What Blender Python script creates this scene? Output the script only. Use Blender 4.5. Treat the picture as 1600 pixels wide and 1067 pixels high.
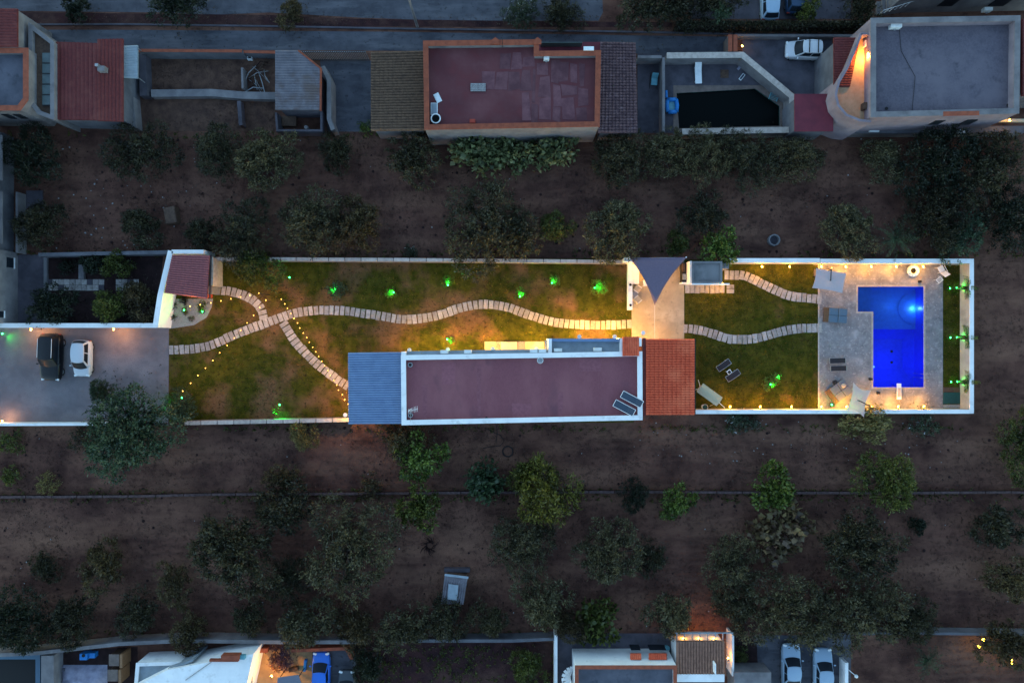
import bpy, math, random
import numpy as np
from mathutils import Vector, Matrix

# ------------------------------------------------------------------ scene, camera, sky, sun
for o in list(bpy.data.objects):
    bpy.data.objects.remove(o)
scene = bpy.context.scene
H = 66.6667           # camera height above ground (m)
S = 16.0              # photo pixels per metre on the ground
CX, CY = 800.0, 533.5

cam_d = bpy.data.cameras.new('camera')
cam_d.sensor_width = 36; cam_d.lens = 24; cam_d.clip_end = 2000
cam = bpy.data.objects.new('camera', cam_d)
scene.collection.objects.link(cam)
cam.location = (0, 0, H)
scene.camera = cam

SUN_EL, SUN_ROT = math.radians(6.0), math.radians(300)
world = bpy.data.worlds.new('World'); scene.world = world; world.use_nodes = True
wn = world.node_tree.nodes; wl = world.node_tree.links
sky = wn.new('ShaderNodeTexSky'); sky.sky_type = 'NISHITA'; sky.sun_disc = False
sky.sun_elevation = SUN_EL; sky.sun_rotation = SUN_ROT
sky.air_density = 1.0; sky.dust_density = 0.0; sky.ozone_density = 1.7
wl.new(sky.outputs[0], wn['Background'].inputs[0])
wn['Background'].inputs[1].default_value = 0.15

sun_d = bpy.data.lights.new('sun', 'SUN'); sun_d.energy = 0.02; sun_d.angle = math.radians(25)
sun_d.color = (1.0, 0.9, 0.82)
sun = bpy.data.objects.new('sun', sun_d); scene.collection.objects.link(sun)
# direction to the sun: rotation measured like the sky texture (from +Y, clockwise)
sd = Vector((math.sin(SUN_ROT) * math.cos(math.radians(25)), math.cos(SUN_ROT) * math.cos(math.radians(25)), math.sin(math.radians(25))))
sun.rotation_euler = sd.to_track_quat('Z', 'Y').to_euler()

scene.view_settings.view_transform = 'Standard'
scene.view_settings.look = 'None'
scene.view_settings.exposure = 2.4
scene.view_settings.gamma = 1.0
LP = 0.46              # overall power of the lamps

COL = scene.collection
rnd = random.Random(7)

# ------------------------------------------------------------------ helpers
def P(px, py, z=0.0):
    k = (H - z) / H / S
    return Vector(((px - CX) * k, (CY - py) * k, z))

def PL(pts, z=0.0):
    return [tuple(P(x, y, z)[:2]) for x, y in pts]

def tag(o, label=None, cat=None, group=None, kind=None):
    if label: o['label'] = label
    if cat: o['category'] = cat
    if group: o['group'] = group
    if kind: o['kind'] = kind
    return o

def empty(name, loc=(0, 0, 0), rz=0.0, label=None, cat=None, group=None, kind=None):
    o = bpy.data.objects.new(name, None)
    COL.objects.link(o)
    o.empty_display_size = 0.3
    o.location = loc; o.rotation_euler = (0, 0, rz)
    return tag(o, label, cat, group, kind)

def root_of(o):
    while o.parent: o = o.parent
    return o

def area2(p):
    return sum(p[i][0] * p[(i + 1) % len(p)][1] - p[(i + 1) % len(p)][0] * p[i][1] for i in range(len(p)))

def inset(poly, d):
    p = list(poly)
    if area2(p) < 0: p.reverse()
    n = len(p); out = []
    for i in range(n):
        a, b, c = Vector(p[i - 1]), Vector(p[i]), Vector(p[(i + 1) % n])
        e1 = (b - a).normalized(); e2 = (c - b).normalized()
        n1 = Vector((-e1.y, e1.x)); n2 = Vector((-e2.y, e2.x))
        m = n1 + n2
        den = 1 + n1.dot(n2)
        q = b + m * (d / max(den, 0.25))
        out.append((q.x, q.y))
    return out

class MB:
    def __init__(s): s.v = []; s.f = []
    def add(s, vs, fs):
        k = len(s.v); s.v += [tuple(v) for v in vs]; s.f += [tuple(i + k for i in f) for f in fs]; return s
    def box(s, x0, x1, y0, y1, z0, z1):
        if x0 > x1: x0, x1 = x1, x0
        if y0 > y1: y0, y1 = y1, y0
        return s.add([(x0, y0, z0), (x1, y0, z0), (x1, y1, z0), (x0, y1, z0), (x0, y0, z1), (x1, y0, z1), (x1, y1, z1), (x0, y1, z1)],
                     [(3, 2, 1, 0), (4, 5, 6, 7), (0, 1, 5, 4), (1, 2, 6, 5), (2, 3, 7, 6), (3, 0, 4, 7)])
    def obox(s, c, sz, rz=0, tilt=None):
        M = Matrix.Rotation(rz, 3, 'Z')
        if tilt: M = M @ Matrix.Rotation(tilt, 3, 'Y')
        hx, hy, hz = sz[0] / 2, sz[1] / 2, sz[2] / 2
        vs = [Vector(c) + M @ Vector(q) for q in ((-hx, -hy, -hz), (hx, -hy, -hz), (hx, hy, -hz), (-hx, hy, -hz), (-hx, -hy, hz), (hx, -hy, hz), (hx, hy, hz), (-hx, hy, hz))]
        return s.add(vs, [(3, 2, 1, 0), (4, 5, 6, 7), (0, 1, 5, 4), (1, 2, 6, 5), (2, 3, 7, 6), (3, 0, 4, 7)])
    def prism(s, poly, z0, z1):
        p = list(poly)
        if area2(p) < 0: p.reverse()
        n = len(p)
        zz = z1 if isinstance(z1, (list, tuple)) else [z1] * n
        vs = [(x, y, z0) for x, y in p] + [(x, y, zz[i]) for i, (x, y) in enumerate(p)]
        fs = [tuple(range(n - 1, -1, -1)), tuple(range(n, 2 * n))] + [(i, (i + 1) % n, n + (i + 1) % n, n + i) for i in range(n)]
        return s.add(vs, fs)
    def sheet(s, poly, z):
        p = list(poly)
        if area2(p) < 0: p.reverse()
        return s.add([(x, y, z) for x, y in p], [tuple(range(len(p)))])
    def ring(s, outer, inner, z0, z1):
        o = list(outer); i = list(inner)
        if area2(o) < 0: o.reverse()
        if area2(i) < 0: i.reverse()
        n = len(o)
        vs = [(x, y, z0) for x, y in o] + [(x, y, z0) for x, y in i] + [(x, y, z1) for x, y in o] + [(x, y, z1) for x, y in i]
        fs = []
        for a in range(n):
            b = (a + 1) % n
            fs += [(a, b, 2 * n + b, 2 * n + a), (n + b, n + a, 3 * n + a, 3 * n + b), (2 * n + a, 2 * n + b, 3 * n + b, 3 * n + a), (b, a, n + a, n + b)]
        return s.add(vs, fs)
    def strip(s, pts, w, z0, z1):
        """an upright wall of width w along an open world polyline"""
        n = len(pts); L = []; R = []
        for i in range(n):
            a = Vector(pts[max(i - 1, 0)]); c = Vector(pts[min(i + 1, n - 1)]); b = Vector(pts[i])
            if 0 < i < n - 1:
                e1 = (b - a).normalized(); e2 = (c - b).normalized()
                n1 = Vector((-e1.y, e1.x)); n2 = Vector((-e2.y, e2.x)); m = (n1 + n2) / max(1 + n1.dot(n2), .3)
            else:
                e = (c - a).normalized(); m = Vector((-e.y, e.x))
            L.append(b + m * w / 2); R.append(b - m * w / 2)
        vs = [(q.x, q.y, z) for z in (z0, z1) for q in L + R]
        fs = []
        N = 2 * n
        for i in range(n - 1):
            fs += [(N + i, N + n + i, N + n + i + 1, N + i + 1), (i + 1, n + i + 1, n + i, i), (i, N + i, N + i + 1, i + 1), (n + i + 1, N + n + i + 1, N + n + i, n + i)]
        fs += [(0, n, N + n, N), (n - 1, N + n - 1, N + 2 * n - 1, 2 * n - 1)]
        return s.add(vs, fs)
    def cyl(s, x, y, z0, z1, r, n=16, r2=None):
        r2 = r if r2 is None else r2
        vs = [(x + r * math.cos(2 * math.pi * i / n), y + r * math.sin(2 * math.pi * i / n), z0) for i in range(n)]
        vs += [(x + r2 * math.cos(2 * math.pi * i / n), y + r2 * math.sin(2 * math.pi * i / n), z1) for i in range(n)]
        return s.add(vs, [tuple(range(n - 1, -1, -1)), tuple(range(n, 2 * n))] + [(i, (i + 1) % n, n + (i + 1) % n, n + i) for i in range(n)])
    def tube(s, pts, r, n=6):
        pts = [Vector(p) for p in pts]; m = len(pts)
        rr = r if isinstance(r, (list, tuple)) else [r] * m
        vs = []
        for i, p in enumerate(pts):
            d = (pts[min(i + 1, m - 1)] - pts[max(i - 1, 0)]).normalized()
            a = d.orthogonal().normalized() if abs(d.z) > .95 else d.cross(Vector((0, 0, 1))).normalized()
            b = d.cross(a)
            vs += [p + (a * math.cos(2 * math.pi * k / n) + b * math.sin(2 * math.pi * k / n)) * rr[i] for k in range(n)]
        fs = [(i * n + k, i * n + (k + 1) % n, (i + 1) * n + (k + 1) % n, (i + 1) * n + k) for i in range(m - 1) for k in range(n)]
        fs += [tuple(range(n - 1, -1, -1)), tuple((m - 1) * n + k for k in range(n))]
        return s.add(vs, fs)
    def sphere(s, c, r, n=10, m=6, sz=1.0):
        vs = [(c[0], c[1], c[2] - r * sz)]
        for j in range(1, m):
            t = -math.pi / 2 + math.pi * j / m
            vs += [(c[0] + r * math.cos(t) * math.cos(2 * math.pi * i / n), c[1] + r * math.cos(t) * math.sin(2 * math.pi * i / n), c[2] + r * sz * math.sin(t)) for i in range(n)]
        vs.append((c[0], c[1], c[2] + r * sz))
        fs = [(0, 1 + (i + 1) % n, 1 + i) for i in range(n)]
        for j in range(m - 2):
            fs += [(1 + j * n + i, 1 + j * n + (i + 1) % n, 1 + (j + 1) * n + (i + 1) % n, 1 + (j + 1) * n + i) for i in range(n)]
        e = len(vs) - 1; b = 1 + (m - 2) * n
        fs += [(b + i, b + (i + 1) % n, e) for i in range(n)]
        return s.add(vs, fs)
    def torus(s, c, R, r, n=24, m=8):
        vs = [(c[0] + (R + r * math.cos(2 * math.pi * j / m)) * math.cos(2 * math.pi * i / n), c[1] + (R + r * math.cos(2 * math.pi * j / m)) * math.sin(2 * math.pi * i / n), c[2] + r * math.sin(2 * math.pi * j / m)) for i in range(n) for j in range(m)]
        return s.add(vs, [(i * m + j, ((i + 1) % n) * m + j, ((i + 1) % n) * m + (j + 1) % m, i * m + (j + 1) % m) for i in range(n) for j in range(m)])
    def build(s, name, mat, parent=None, world=True, smooth=False, bevel=0, subsurf=0, thick=0):
        me = bpy.data.meshes.new(name)
        off = root_of(parent).location if (parent and world) else Vector((0, 0, 0))
        me.from_pydata([(v[0] - off[0], v[1] - off[1], v[2] - off[2]) for v in s.v], [], s.f)
        me.materials.append(mat)
        if smooth: me.polygons.foreach_set('use_smooth', [True] * len(me.polygons))
        o = bpy.data.objects.new(name, me); COL.objects.link(o)
        if parent: o.parent = parent
        if thick:
            m = o.modifiers.new('solid', 'SOLIDIFY'); m.thickness = thick
        if bevel:
            m = o.modifiers.new('bevel', 'BEVEL'); m.width = bevel; m.segments = 2; m.limit_method = 'ANGLE'
        if subsurf:
            m = o.modifiers.new('sub', 'SUBSURF'); m.levels = subsurf; m.render_levels = subsurf
        return o

def copy_tree(o, parent=None):
    c = o.copy(); COL.objects.link(c); c.parent = parent
    for ch in o.children: copy_tree(ch, c)
    return c

def box_px(x0, x1, y0, y1, z0, z1, mb=None):
    """box whose TOP outline is seen at these photo pixels"""
    mb = mb or MB(); a = P(x0, y0, z1); b = P(x1, y1, z1)
    return mb.box(a.x, b.x, a.y, b.y, z0, z1)

def catmull(pts, step):
    pts = [Vector(p) for p in pts]; dense = []
    for i in range(len(pts) - 1):
        p0 = pts[max(i - 1, 0)]; p1 = pts[i]; p2 = pts[i + 1]; p3 = pts[min(i + 2, len(pts) - 1)]
        for k in range(20):
            t = k / 20
            dense.append(.5 * ((2 * p1) + (p2 - p0) * t + (2 * p0 - 5 * p1 + 4 * p2 - p3) * t * t + (3 * p1 - p0 - 3 * p2 + p3) * t ** 3))
    dense.append(pts[-1])
    out = []; acc = 0.0; nxt = step / 2
    for a, b in zip(dense[:-1], dense[1:]):
        L = (b - a).length
        while L > 0 and acc + L >= nxt:
            t = (nxt - acc) / L
            out.append((a.lerp(b, t), (b - a).normalized())); nxt += step
        acc += L
    return out

ORD = ['first', 'second', 'third', 'fourth', 'fifth', 'sixth', 'seventh', 'eighth', 'ninth', 'tenth', 'eleventh', 'twelfth']

# ------------------------------------------------------------------ materials
def mk(name, c1, c2=None, sc=2.0, rough=.85, bump=0.0, bsc=None, metal=0.0, spec=.25, c3=None, sc3=.35, lo=.38, hi=.64, lo3=.5, hi3=.68, rndv=0.0, detail=6, stretch=None, coat=0.0, c4=None, sc4=6.0, lo4=.5, hi4=.62, st3=None):
    m = bpy.data.materials.new(name); m.use_nodes = True
    nt = m.node_tree; N = nt.nodes; L = nt.links; b = N['Principled BSDF']
    b.inputs['Roughness'].default_value = rough; b.inputs['Metallic'].default_value = metal
    b.inputs['Specular IOR Level'].default_value = spec; b.inputs['Coat Weight'].default_value = coat
    g = N.new('ShaderNodeNewGeometry'); vec = g.outputs['Position']
    if stretch:
        mp = N.new('ShaderNodeMapping'); mp.inputs['Scale'].default_value = stretch; L.new(vec, mp.inputs[0]); vec = mp.outputs[0]
    def noise(scale, d=detail):
        n = N.new('ShaderNodeTexNoise'); n.inputs['Scale'].default_value = scale; n.inputs['Detail'].default_value = d; n.inputs['Roughness'].default_value = .62
        L.new(vec, n.inputs['Vector']); return n
    def ramp(n, a, bb):
        r = N.new('ShaderNodeMapRange'); r.inputs[1].default_value = a; r.inputs[2].default_value = bb; L.new(n.outputs[0], r.inputs[0]); return r.outputs[0]
    def mix(f, A, B):
        x = N.new('ShaderNodeMix'); x.data_type = 'RGBA'
        L.new(f, x.inputs[0])
        for s_, q in ((6, A), (7, B)):
            if isinstance(q, tuple): x.inputs[s_].default_value = (*q, 1)
            else: L.new(q, x.inputs[s_])
        return x.outputs[2]
    col = None
    if c2:
        n1 = noise(sc); col = mix(ramp(n1, lo, hi), c1, c2)
    if c3:
        n3 = noise(sc3, 7)
        if st3:
            mp3 = N.new('ShaderNodeMapping'); mp3.inputs['Scale'].default_value = st3; L.new(vec, mp3.inputs[0]); L.new(mp3.outputs[0], n3.inputs['Vector'])
        col = mix(ramp(n3, lo3, hi3), col if col is not None else c1, c3)
    if c4:
        n4 = noise(sc4, 4); col = mix(ramp(n4, lo4, hi4), col if col is not None else c1, c4)
    if rndv:
        oi = N.new('ShaderNodeObjectInfo'); r = N.new('ShaderNodeMapRange'); r.inputs[3].default_value = 1 - rndv; r.inputs[4].default_value = 1 + rndv; L.new(oi.outputs['Random'], r.inputs[0])
        hs = N.new('ShaderNodeHueSaturation'); L.new(r.outputs[0], hs.inputs['Value'])
        if col is None: hs.inputs['Color'].default_value = (*c1, 1)
        else: L.new(col, hs.inputs['Color'])
        col = hs.outputs[0]
    if col is None: b.inputs['Base Color'].default_value = (*c1, 1)
    else: L.new(col, b.inputs['Base Color'])
    if bump:
        nb = noise(bsc or sc * 4); bp = N.new('ShaderNodeBump'); bp.inputs['Strength'].default_value = 1.0; bp.inputs['Distance'].default_value = bump
        L.new(nb.outputs[0], bp.inputs['Height']); L.new(bp.outputs[0], b.inputs['Normal'])
    return m

def emi(name, c, s, sample=True):
    m = bpy.data.materials.new(name); m.use_nodes = True
    b = m.node_tree.nodes['Principled BSDF']
    b.inputs['Base Color'].default_value = (*[min(1, x) for x in c], 1); b.inputs['Emission Color'].default_value = (*c, 1); b.inputs['Emission Strength'].default_value = s
    if not sample: m.cycles.emission_sampling = 'NONE'
    return m

def leafmat(name, c1, c2, trans=.3, c3=None):
    m = bpy.data.materials.new(name); m.use_nodes = True
    nt = m.node_tree; N = nt.nodes; L = nt.links
    N.remove(N['Principled BSDF'])
    at = N.new('ShaderNodeAttribute'); at.attribute_name = 'tint'
    oi = N.new('ShaderNodeObjectInfo')
    cr = N.new('ShaderNodeValToRGB'); cr.color_ramp.elements[0].color = (*c1, 1); cr.color_ramp.elements[1].color = (*c2, 1)
    cr.color_ramp.elements[0].position = .1; cr.color_ramp.elements[1].position = .85
    if c3:
        e = cr.color_ramp.elements.new(.95); e.color = (*c3, 1)
    L.new(at.outputs['Fac'], cr.inputs[0])
    hs = N.new('ShaderNodeHueSaturation'); L.new(cr.outputs[0], hs.inputs['Color'])
    mr = N.new('ShaderNodeMapRange'); mr.inputs[3].default_value = .75; mr.inputs[4].default_value = 1.25; L.new(oi.outputs['Random'], mr.inputs[0]); L.new(mr.outputs[0], hs.inputs['Value'])
    d = N.new('ShaderNodeBsdfDiffuse'); t = N.new('ShaderNodeBsdfTranslucent'); g = N.new('ShaderNodeBsdfGlossy'); g.inputs['Roughness'].default_value = .45
    L.new(hs.outputs[0], d.inputs[0]); L.new(hs.outputs[0], t.inputs[0])
    mx = N.new('ShaderNodeMixShader'); mx.inputs[0].default_value = trans; L.new(d.outputs[0], mx.inputs[1]); L.new(t.outputs[0], mx.inputs[2])
    m2 = N.new('ShaderNodeMixShader'); m2.inputs[0].default_value = .03; L.new(mx.outputs[0], m2.inputs[1]); L.new(g.outputs[0], m2.inputs[2])
    L.new(m2.outputs[0], N['Material Output'].inputs[0])
    return m

M = {}
M['soil'] = mk('soil', (.125, .06, .044), (.05, .024, .02), sc=.35, bump=.07, bsc=5, c3=(.19, .098, .066), sc3=.16, lo3=.45, hi3=.72, rough=1, spec=.05, detail=8, c4=(.04, .02, .017), sc4=1.3, lo4=.54, hi4=.78, st3=(.45, 1.8, 1))
M['soil_dark'] = mk('soil_dark', (0.035, 0.020, 0.020), (0.020, 0.013, 0.013), sc=1.4, bump=.04, bsc=6, rough=1, spec=.05)
M['soil_red'] = mk('soil_red', (.05, .022, .022), (.026, .014, .016), sc=.8, bump=.05, bsc=5, c3=(.085, .045, .036), sc3=.25, rough=1, spec=.05)
M['soil_tan'] = mk('soil_tan', (0.120, 0.068, 0.049), (0.060, 0.035, 0.029), sc=1.0, bump=.05, bsc=6, rough=1, spec=.05)
M['asphalt_tint'] = mk('asphalt_tint', (0.060, 0.059, 0.075), (0.035, 0.034, 0.044), sc=1.2, bump=.01, bsc=20, c3=(0.100, 0.095, 0.116), sc3=.2, rough=.8)
M['lot'] = mk('lot', (.075, .075, .09), (.036, .038, .05), sc=.45, bump=.01, bsc=10, c3=(.1, .1, .115), sc3=.5, lo3=.5, hi3=.68, rough=.75, detail=11, st3=(.4, 2, 1), c4=(.03, .03, .036), sc4=2.2, lo4=.58, hi4=.7)
M['parking'] = mk('parking', (.18, .16, .17), (.125, .112, .122), sc=.5, bump=.008, bsc=14, c3=(.235, .205, .21), sc3=.3, lo3=.48, hi3=.7, rough=.7, detail=10, c4=(.14, .125, .135), sc4=9, lo4=.5, hi4=.7)
M['concrete'] = mk('concrete', (0.162, 0.158, 0.166), (0.108, 0.108, 0.115), sc=1.2, bump=.01, bsc=12, c3=(0.203, 0.195, 0.202), sc3=.3, rough=.8)  # colour darkened together with the walls to dim the outlying buildings
M['concrete_dk'] = mk('concrete_dk', (0.073, 0.066, 0.080), (0.047, 0.044, 0.055), sc=1.0, bump=.01, bsc=12, c3=(0.101, 0.091, 0.109), sc3=.3, rough=.85)
M['white'] = mk('white_plaster', (.8, .8, .79), (.7, .7, .7), sc=.6, bump=.004, bsc=8, rough=.8, detail=10, c3=(.56, .55, .54), sc3=1.3, lo3=.56, hi3=.74)
M['wall_cream'] = mk('cream_render', (.4, .38, .33), (.31, .295, .26), sc=.8, bump=.005, bsc=9, rough=.85, c3=(.24, .23, .2), sc3=.7, lo3=.56, hi3=.74)
M['white_dimmed'] = mk('white_dimmed_plaster', (0.193, 0.180, 0.183), (0.129, 0.121, 0.127), sc=.8, bump=.006, bsc=8, c3=(0.097, 0.090, 0.097), sc3=.5, lo3=.55, hi3=.75, rough=.9)  # stained white plaster, its colour darkened to make the outlying houses dimmer
M['plaster_grey'] = mk('plaster_grey', (0.124, 0.124, 0.141), (0.084, 0.084, 0.096), sc=.7, bump=.006, bsc=8, c3=(0.062, 0.062, 0.072), sc3=.4, lo3=.55, hi3=.75, rough=.9)  # grey plaster, also darkened in colour to dim the outlying houses
M['plaster_pink'] = mk('plaster_pink', (0.230, 0.187, 0.211), (0.170, 0.140, 0.163), sc=.7, bump=.006, bsc=8, rough=.9, c3=(0.136, 0.111, 0.132), sc3=.6, lo3=.55, hi3=.75)
M['coping_tan'] = mk('coping_tan', (0.464, 0.398, 0.352), (0.336, 0.285, 0.255), sc=3, bump=.004, bsc=10, rough=.8, rndv=.14)
M['slab'] = mk('stepping_slab', (.37, .335, .315), (.27, .245, .235), sc=5, bump=.006, bsc=20, rough=.8, rndv=.24, c3=(.19, .17, .15), sc3=1.6, lo3=.52, hi3=.7)
M['patio'] = mk('patio_stone', (.36, .3, .215), (.28, .235, .17), sc=.8, bump=.004, bsc=10, c3=(.42, .36, .27), sc3=.6, rough=.7, detail=10, c4=(.25, .21, .155), sc4=2.2, lo4=.56, hi4=.7)
M['deck'] = mk('deck_stone', (.235, .225, .23), (.14, .134, .14), sc=1.6, bump=.006, bsc=8, c3=(.325, .31, .31), sc3=.8, lo3=.52, hi3=.66, rough=.75, detail=10, c4=(.33, .3, .3), sc4=4, lo4=.56, hi4=.66)
M['maroon'] = mk('maroon_roof_coat', (.215, .07, .082), (.17, .055, .068), sc=9, bump=.004, bsc=30, c3=(.25, .092, .1), sc3=.35, lo3=.42, hi3=.68, rough=.7, stretch=(1, .45, 1), lo=.3, hi=.7, detail=11, c4=(.15, .056, .07), sc4=.45, lo4=.54, hi4=.68)
M['maroon_old'] = mk('maroon_old_roof', (.12, .03, .034), (.08, .022, .027), sc=.8, bump=.006, bsc=14, c3=(.145, .05, .054), sc3=.4, lo3=.42, hi3=.68, rough=.8, detail=10)
M['roof_seam'] = mk('roof_seam', (.24, .085, .1), (.19, .065, .08), sc=4, rough=.75, rndv=.12)
M['patch'] = mk('roof_patch', (.15, .062, .07), (.095, .036, .044), sc=1.1, bump=.005, bsc=10, rough=.8, rndv=.14, detail=10)
M['grey_roof'] = mk('grey_roof_gravel', (.115, .1, .122), (.08, .07, .088), sc=6, bump=.006, bsc=22, c3=(.135, .115, .135), sc3=.3, lo3=.45, hi3=.65, rough=.85, detail=10, c4=(.075, .066, .082), sc4=.9, lo4=.58, hi4=.72)
M['grey_roof2'] = mk('grey_roof_worn', (0.100, 0.100, 0.123), (0.060, 0.062, 0.079), sc=.6, bump=.004, bsc=10, c3=(0.040, 0.042, 0.054), sc3=.8, lo3=.58, hi3=.72, rough=.85)
M['terracotta'] = mk('terracotta', (.27, .07, .036), (.19, .05, .028), sc=2.5, bump=.004, bsc=12, rough=.8, rndv=.1)
M['tile_orange'] = mk('tile_orange', (.6, .095, .04), (.44, .065, .03), sc=6, bump=.003, bsc=20, c3=(.66, .15, .07), sc3=.4, rough=.75)
M['tile_red'] = mk('tile_red', (.13, .026, .024), (.09, .019, .02), sc=5, bump=.003, bsc=20, rough=.8, c3=(.15, .04, .034), sc3=.6)
M['tile_tan'] = mk('tile_tan', (0.145, 0.089, 0.058), (0.085, 0.052, 0.036), sc=4, bump=.004, bsc=20, c3=(0.060, 0.037, 0.029), sc3=1.2, lo3=.55, hi3=.75, rough=.9)
M['tile_brown'] = mk('tile_brown', (0.111, 0.066, 0.072), (0.060, 0.034, 0.041), sc=3, bump=.004, bsc=20, c3=(0.162, 0.107, 0.119), sc3=2.0, lo3=.55, hi3=.72, rough=.9)
M['tile_brick'] = mk('tile_brick', (.26, .14, .1), (.17, .09, .065), sc=4, bump=.004, bsc=20, rough=.9)
M['tile_gate'] = mk('tile_gate', (0.281, 0.090, 0.093), (0.204, 0.068, 0.076), sc=6, bump=.003, bsc=20, rough=.8)
M['maroon_flat'] = mk('maroon_flat', (0.135, 0.023, 0.037), (0.099, 0.018, 0.031), sc=1, bump=.003, bsc=20, rough=.7)
M['blue_metal'] = mk('blue_grey_sheet', (0.150, 0.228, 0.367), (0.120, 0.186, 0.312), sc=1.2, rough=.5, bump=.002, bsc=10, metal=.15, spec=.4)
M['zinc'] = mk('zinc_sheet', (0.135, 0.125, 0.144), (0.085, 0.080, 0.096), sc=1.0, rough=.55, metal=.2, c3=(0.100, 0.075, 0.072), sc3=.5)
M['zinc_pale'] = mk('pale_sheet', (0.252, 0.299, 0.336), (0.198, 0.234, 0.266), sc=1.5, rough=.5, metal=.15)
M['metal_dark'] = mk('dark_metal', (.03, .03, .033), rough=.5, metal=.5)
M['metal_white'] = mk('white_metal', (.75, .75, .75), rough=.4)
M['metal_grey'] = mk('grey_metal', (.35, .36, .37), (.25, .26, .27), sc=5, rough=.4, metal=.6)
M['black_cloth'] = mk('black_sling', (.022, .022, .03), (.015, .015, .02), sc=30, rough=.8)
M['navy_cloth'] = mk('navy_sling', (.05, .07, .1), (.035, .05, .075), sc=30, rough=.8)
M['cushion_grey'] = mk('grey_cushion', (.15, .16, .2), (.11, .12, .155), sc=20, rough=.9, bump=.004, bsc=30)
M['cushion_blue'] = mk('blue_cushion', (.09, .15, .21), (.065, .115, .165), sc=20, rough=.9, bump=.004, bsc=30)
M['cushion_tan'] = mk('tan_cushion', (.55, .4, .3), (.45, .33, .25), sc=20, rough=.9)
M['wood'] = mk('wood', (.26, .14, .07), (.17, .09, .045), sc=4, rough=.6, stretch=(1, 8, 1))
M['wood_dk'] = mk('dark_wood', (.1, .06, .04), (.06, .036, .026), sc=4, rough=.7)
M['sail'] = mk('sail_cloth', (.14, .105, .145), (.122, .092, .13), sc=8, rough=.8)
M['bark'] = mk('bark', (.09, .065, .05), (.05, .037, .03), sc=8, rough=1, bump=.02, bsc=14)
M['glass'] = mk('window_glass', (.01, .014, .02), rough=.35, spec=.12)
M['glass_pane'] = mk('skylight_pane', (.07, .1, .1), (.05, .075, .075), sc=2, rough=.3, spec=.5)
M['rubber'] = mk('rubber', (.015, .015, .016), rough=.9)
M['cream'] = mk('cream_cloth', (0.527, 0.448, 0.315), (0.442, 0.376, 0.270), sc=4, rough=.9)
M['ac'] = mk('ac_casing', (.68, .7, .68), (.58, .6, .58), sc=3, rough=.5)
M['tarp'] = mk('tarp', (.3, .29, .36), (.2, .19, .25), sc=1.5, rough=.5, bump=.03, bsc=3)
M['plastic_blue'] = mk('blue_plastic', (.02, .19, .5), (.015, .15, .42), sc=4, rough=.35)
M['plastic_teal'] = mk('teal_plastic', (.12, .32, .38), (.09, .26, .31), sc=4, rough=.5)
M['plastic_white'] = mk('white_plastic', (.72, .75, .75), (.62, .66, .67), sc=4, rough=.4)
M['plastic_red'] = mk('red_plastic', (.35, .05, .03), rough=.5)
M['teal_mat'] = mk('teal_mat', (.02, .075, .07), (.015, .06, .058), sc=6, rough=.9)
M['gravel_white'] = mk('white_gravel', (0.330, 0.324, 0.312), (0.204, 0.204, 0.198), sc=14, bump=.02, bsc=18, rough=.9)
M['stone_rim'] = mk('stone_rim', (0.168, 0.128, 0.111), (0.112, 0.087, 0.077), sc=2, bump=.006, bsc=12, rough=.85)
M['dark_water'] = mk('dark_pool_water', (.0015, .003, .003), rough=.3, spec=.06)
M['liner'] = mk('pool_liner', (.01, .05, .62), (.008, .04, .55), sc=3, rough=.5)
M['liner_pale'] = mk('pool_liner_pale', (.025, .14, .52), (.02, .115, .45), sc=3, rough=.5)
M['pool_black'] = mk('drain_cover', (.01, .01, .02), rough=.5)
M['litter'] = mk('litter', (.3, .29, .29), (.17, .16, .16), sc=9, rough=.9)
M['rock'] = mk('field_stone', (.1, .065, .065), (.045, .03, .03), sc=3, bump=.03, bsc=6, rough=1)
M['warm_bulb'] = emi('warm_bulb', (1, .45, .06), 7, False)
M['string_bulb'] = emi('string_bulb', (1, .42, .07), 2.2, False)
M['green_lens'] = emi('green_lens', (.03, 1, .12), 5, False)
M['pool_lens'] = emi('pool_lens', (.5, .85, 1), 3, False)
M['blue_lens'] = emi('blue_lens', (.05, .15, 1), 1.0, False)

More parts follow.
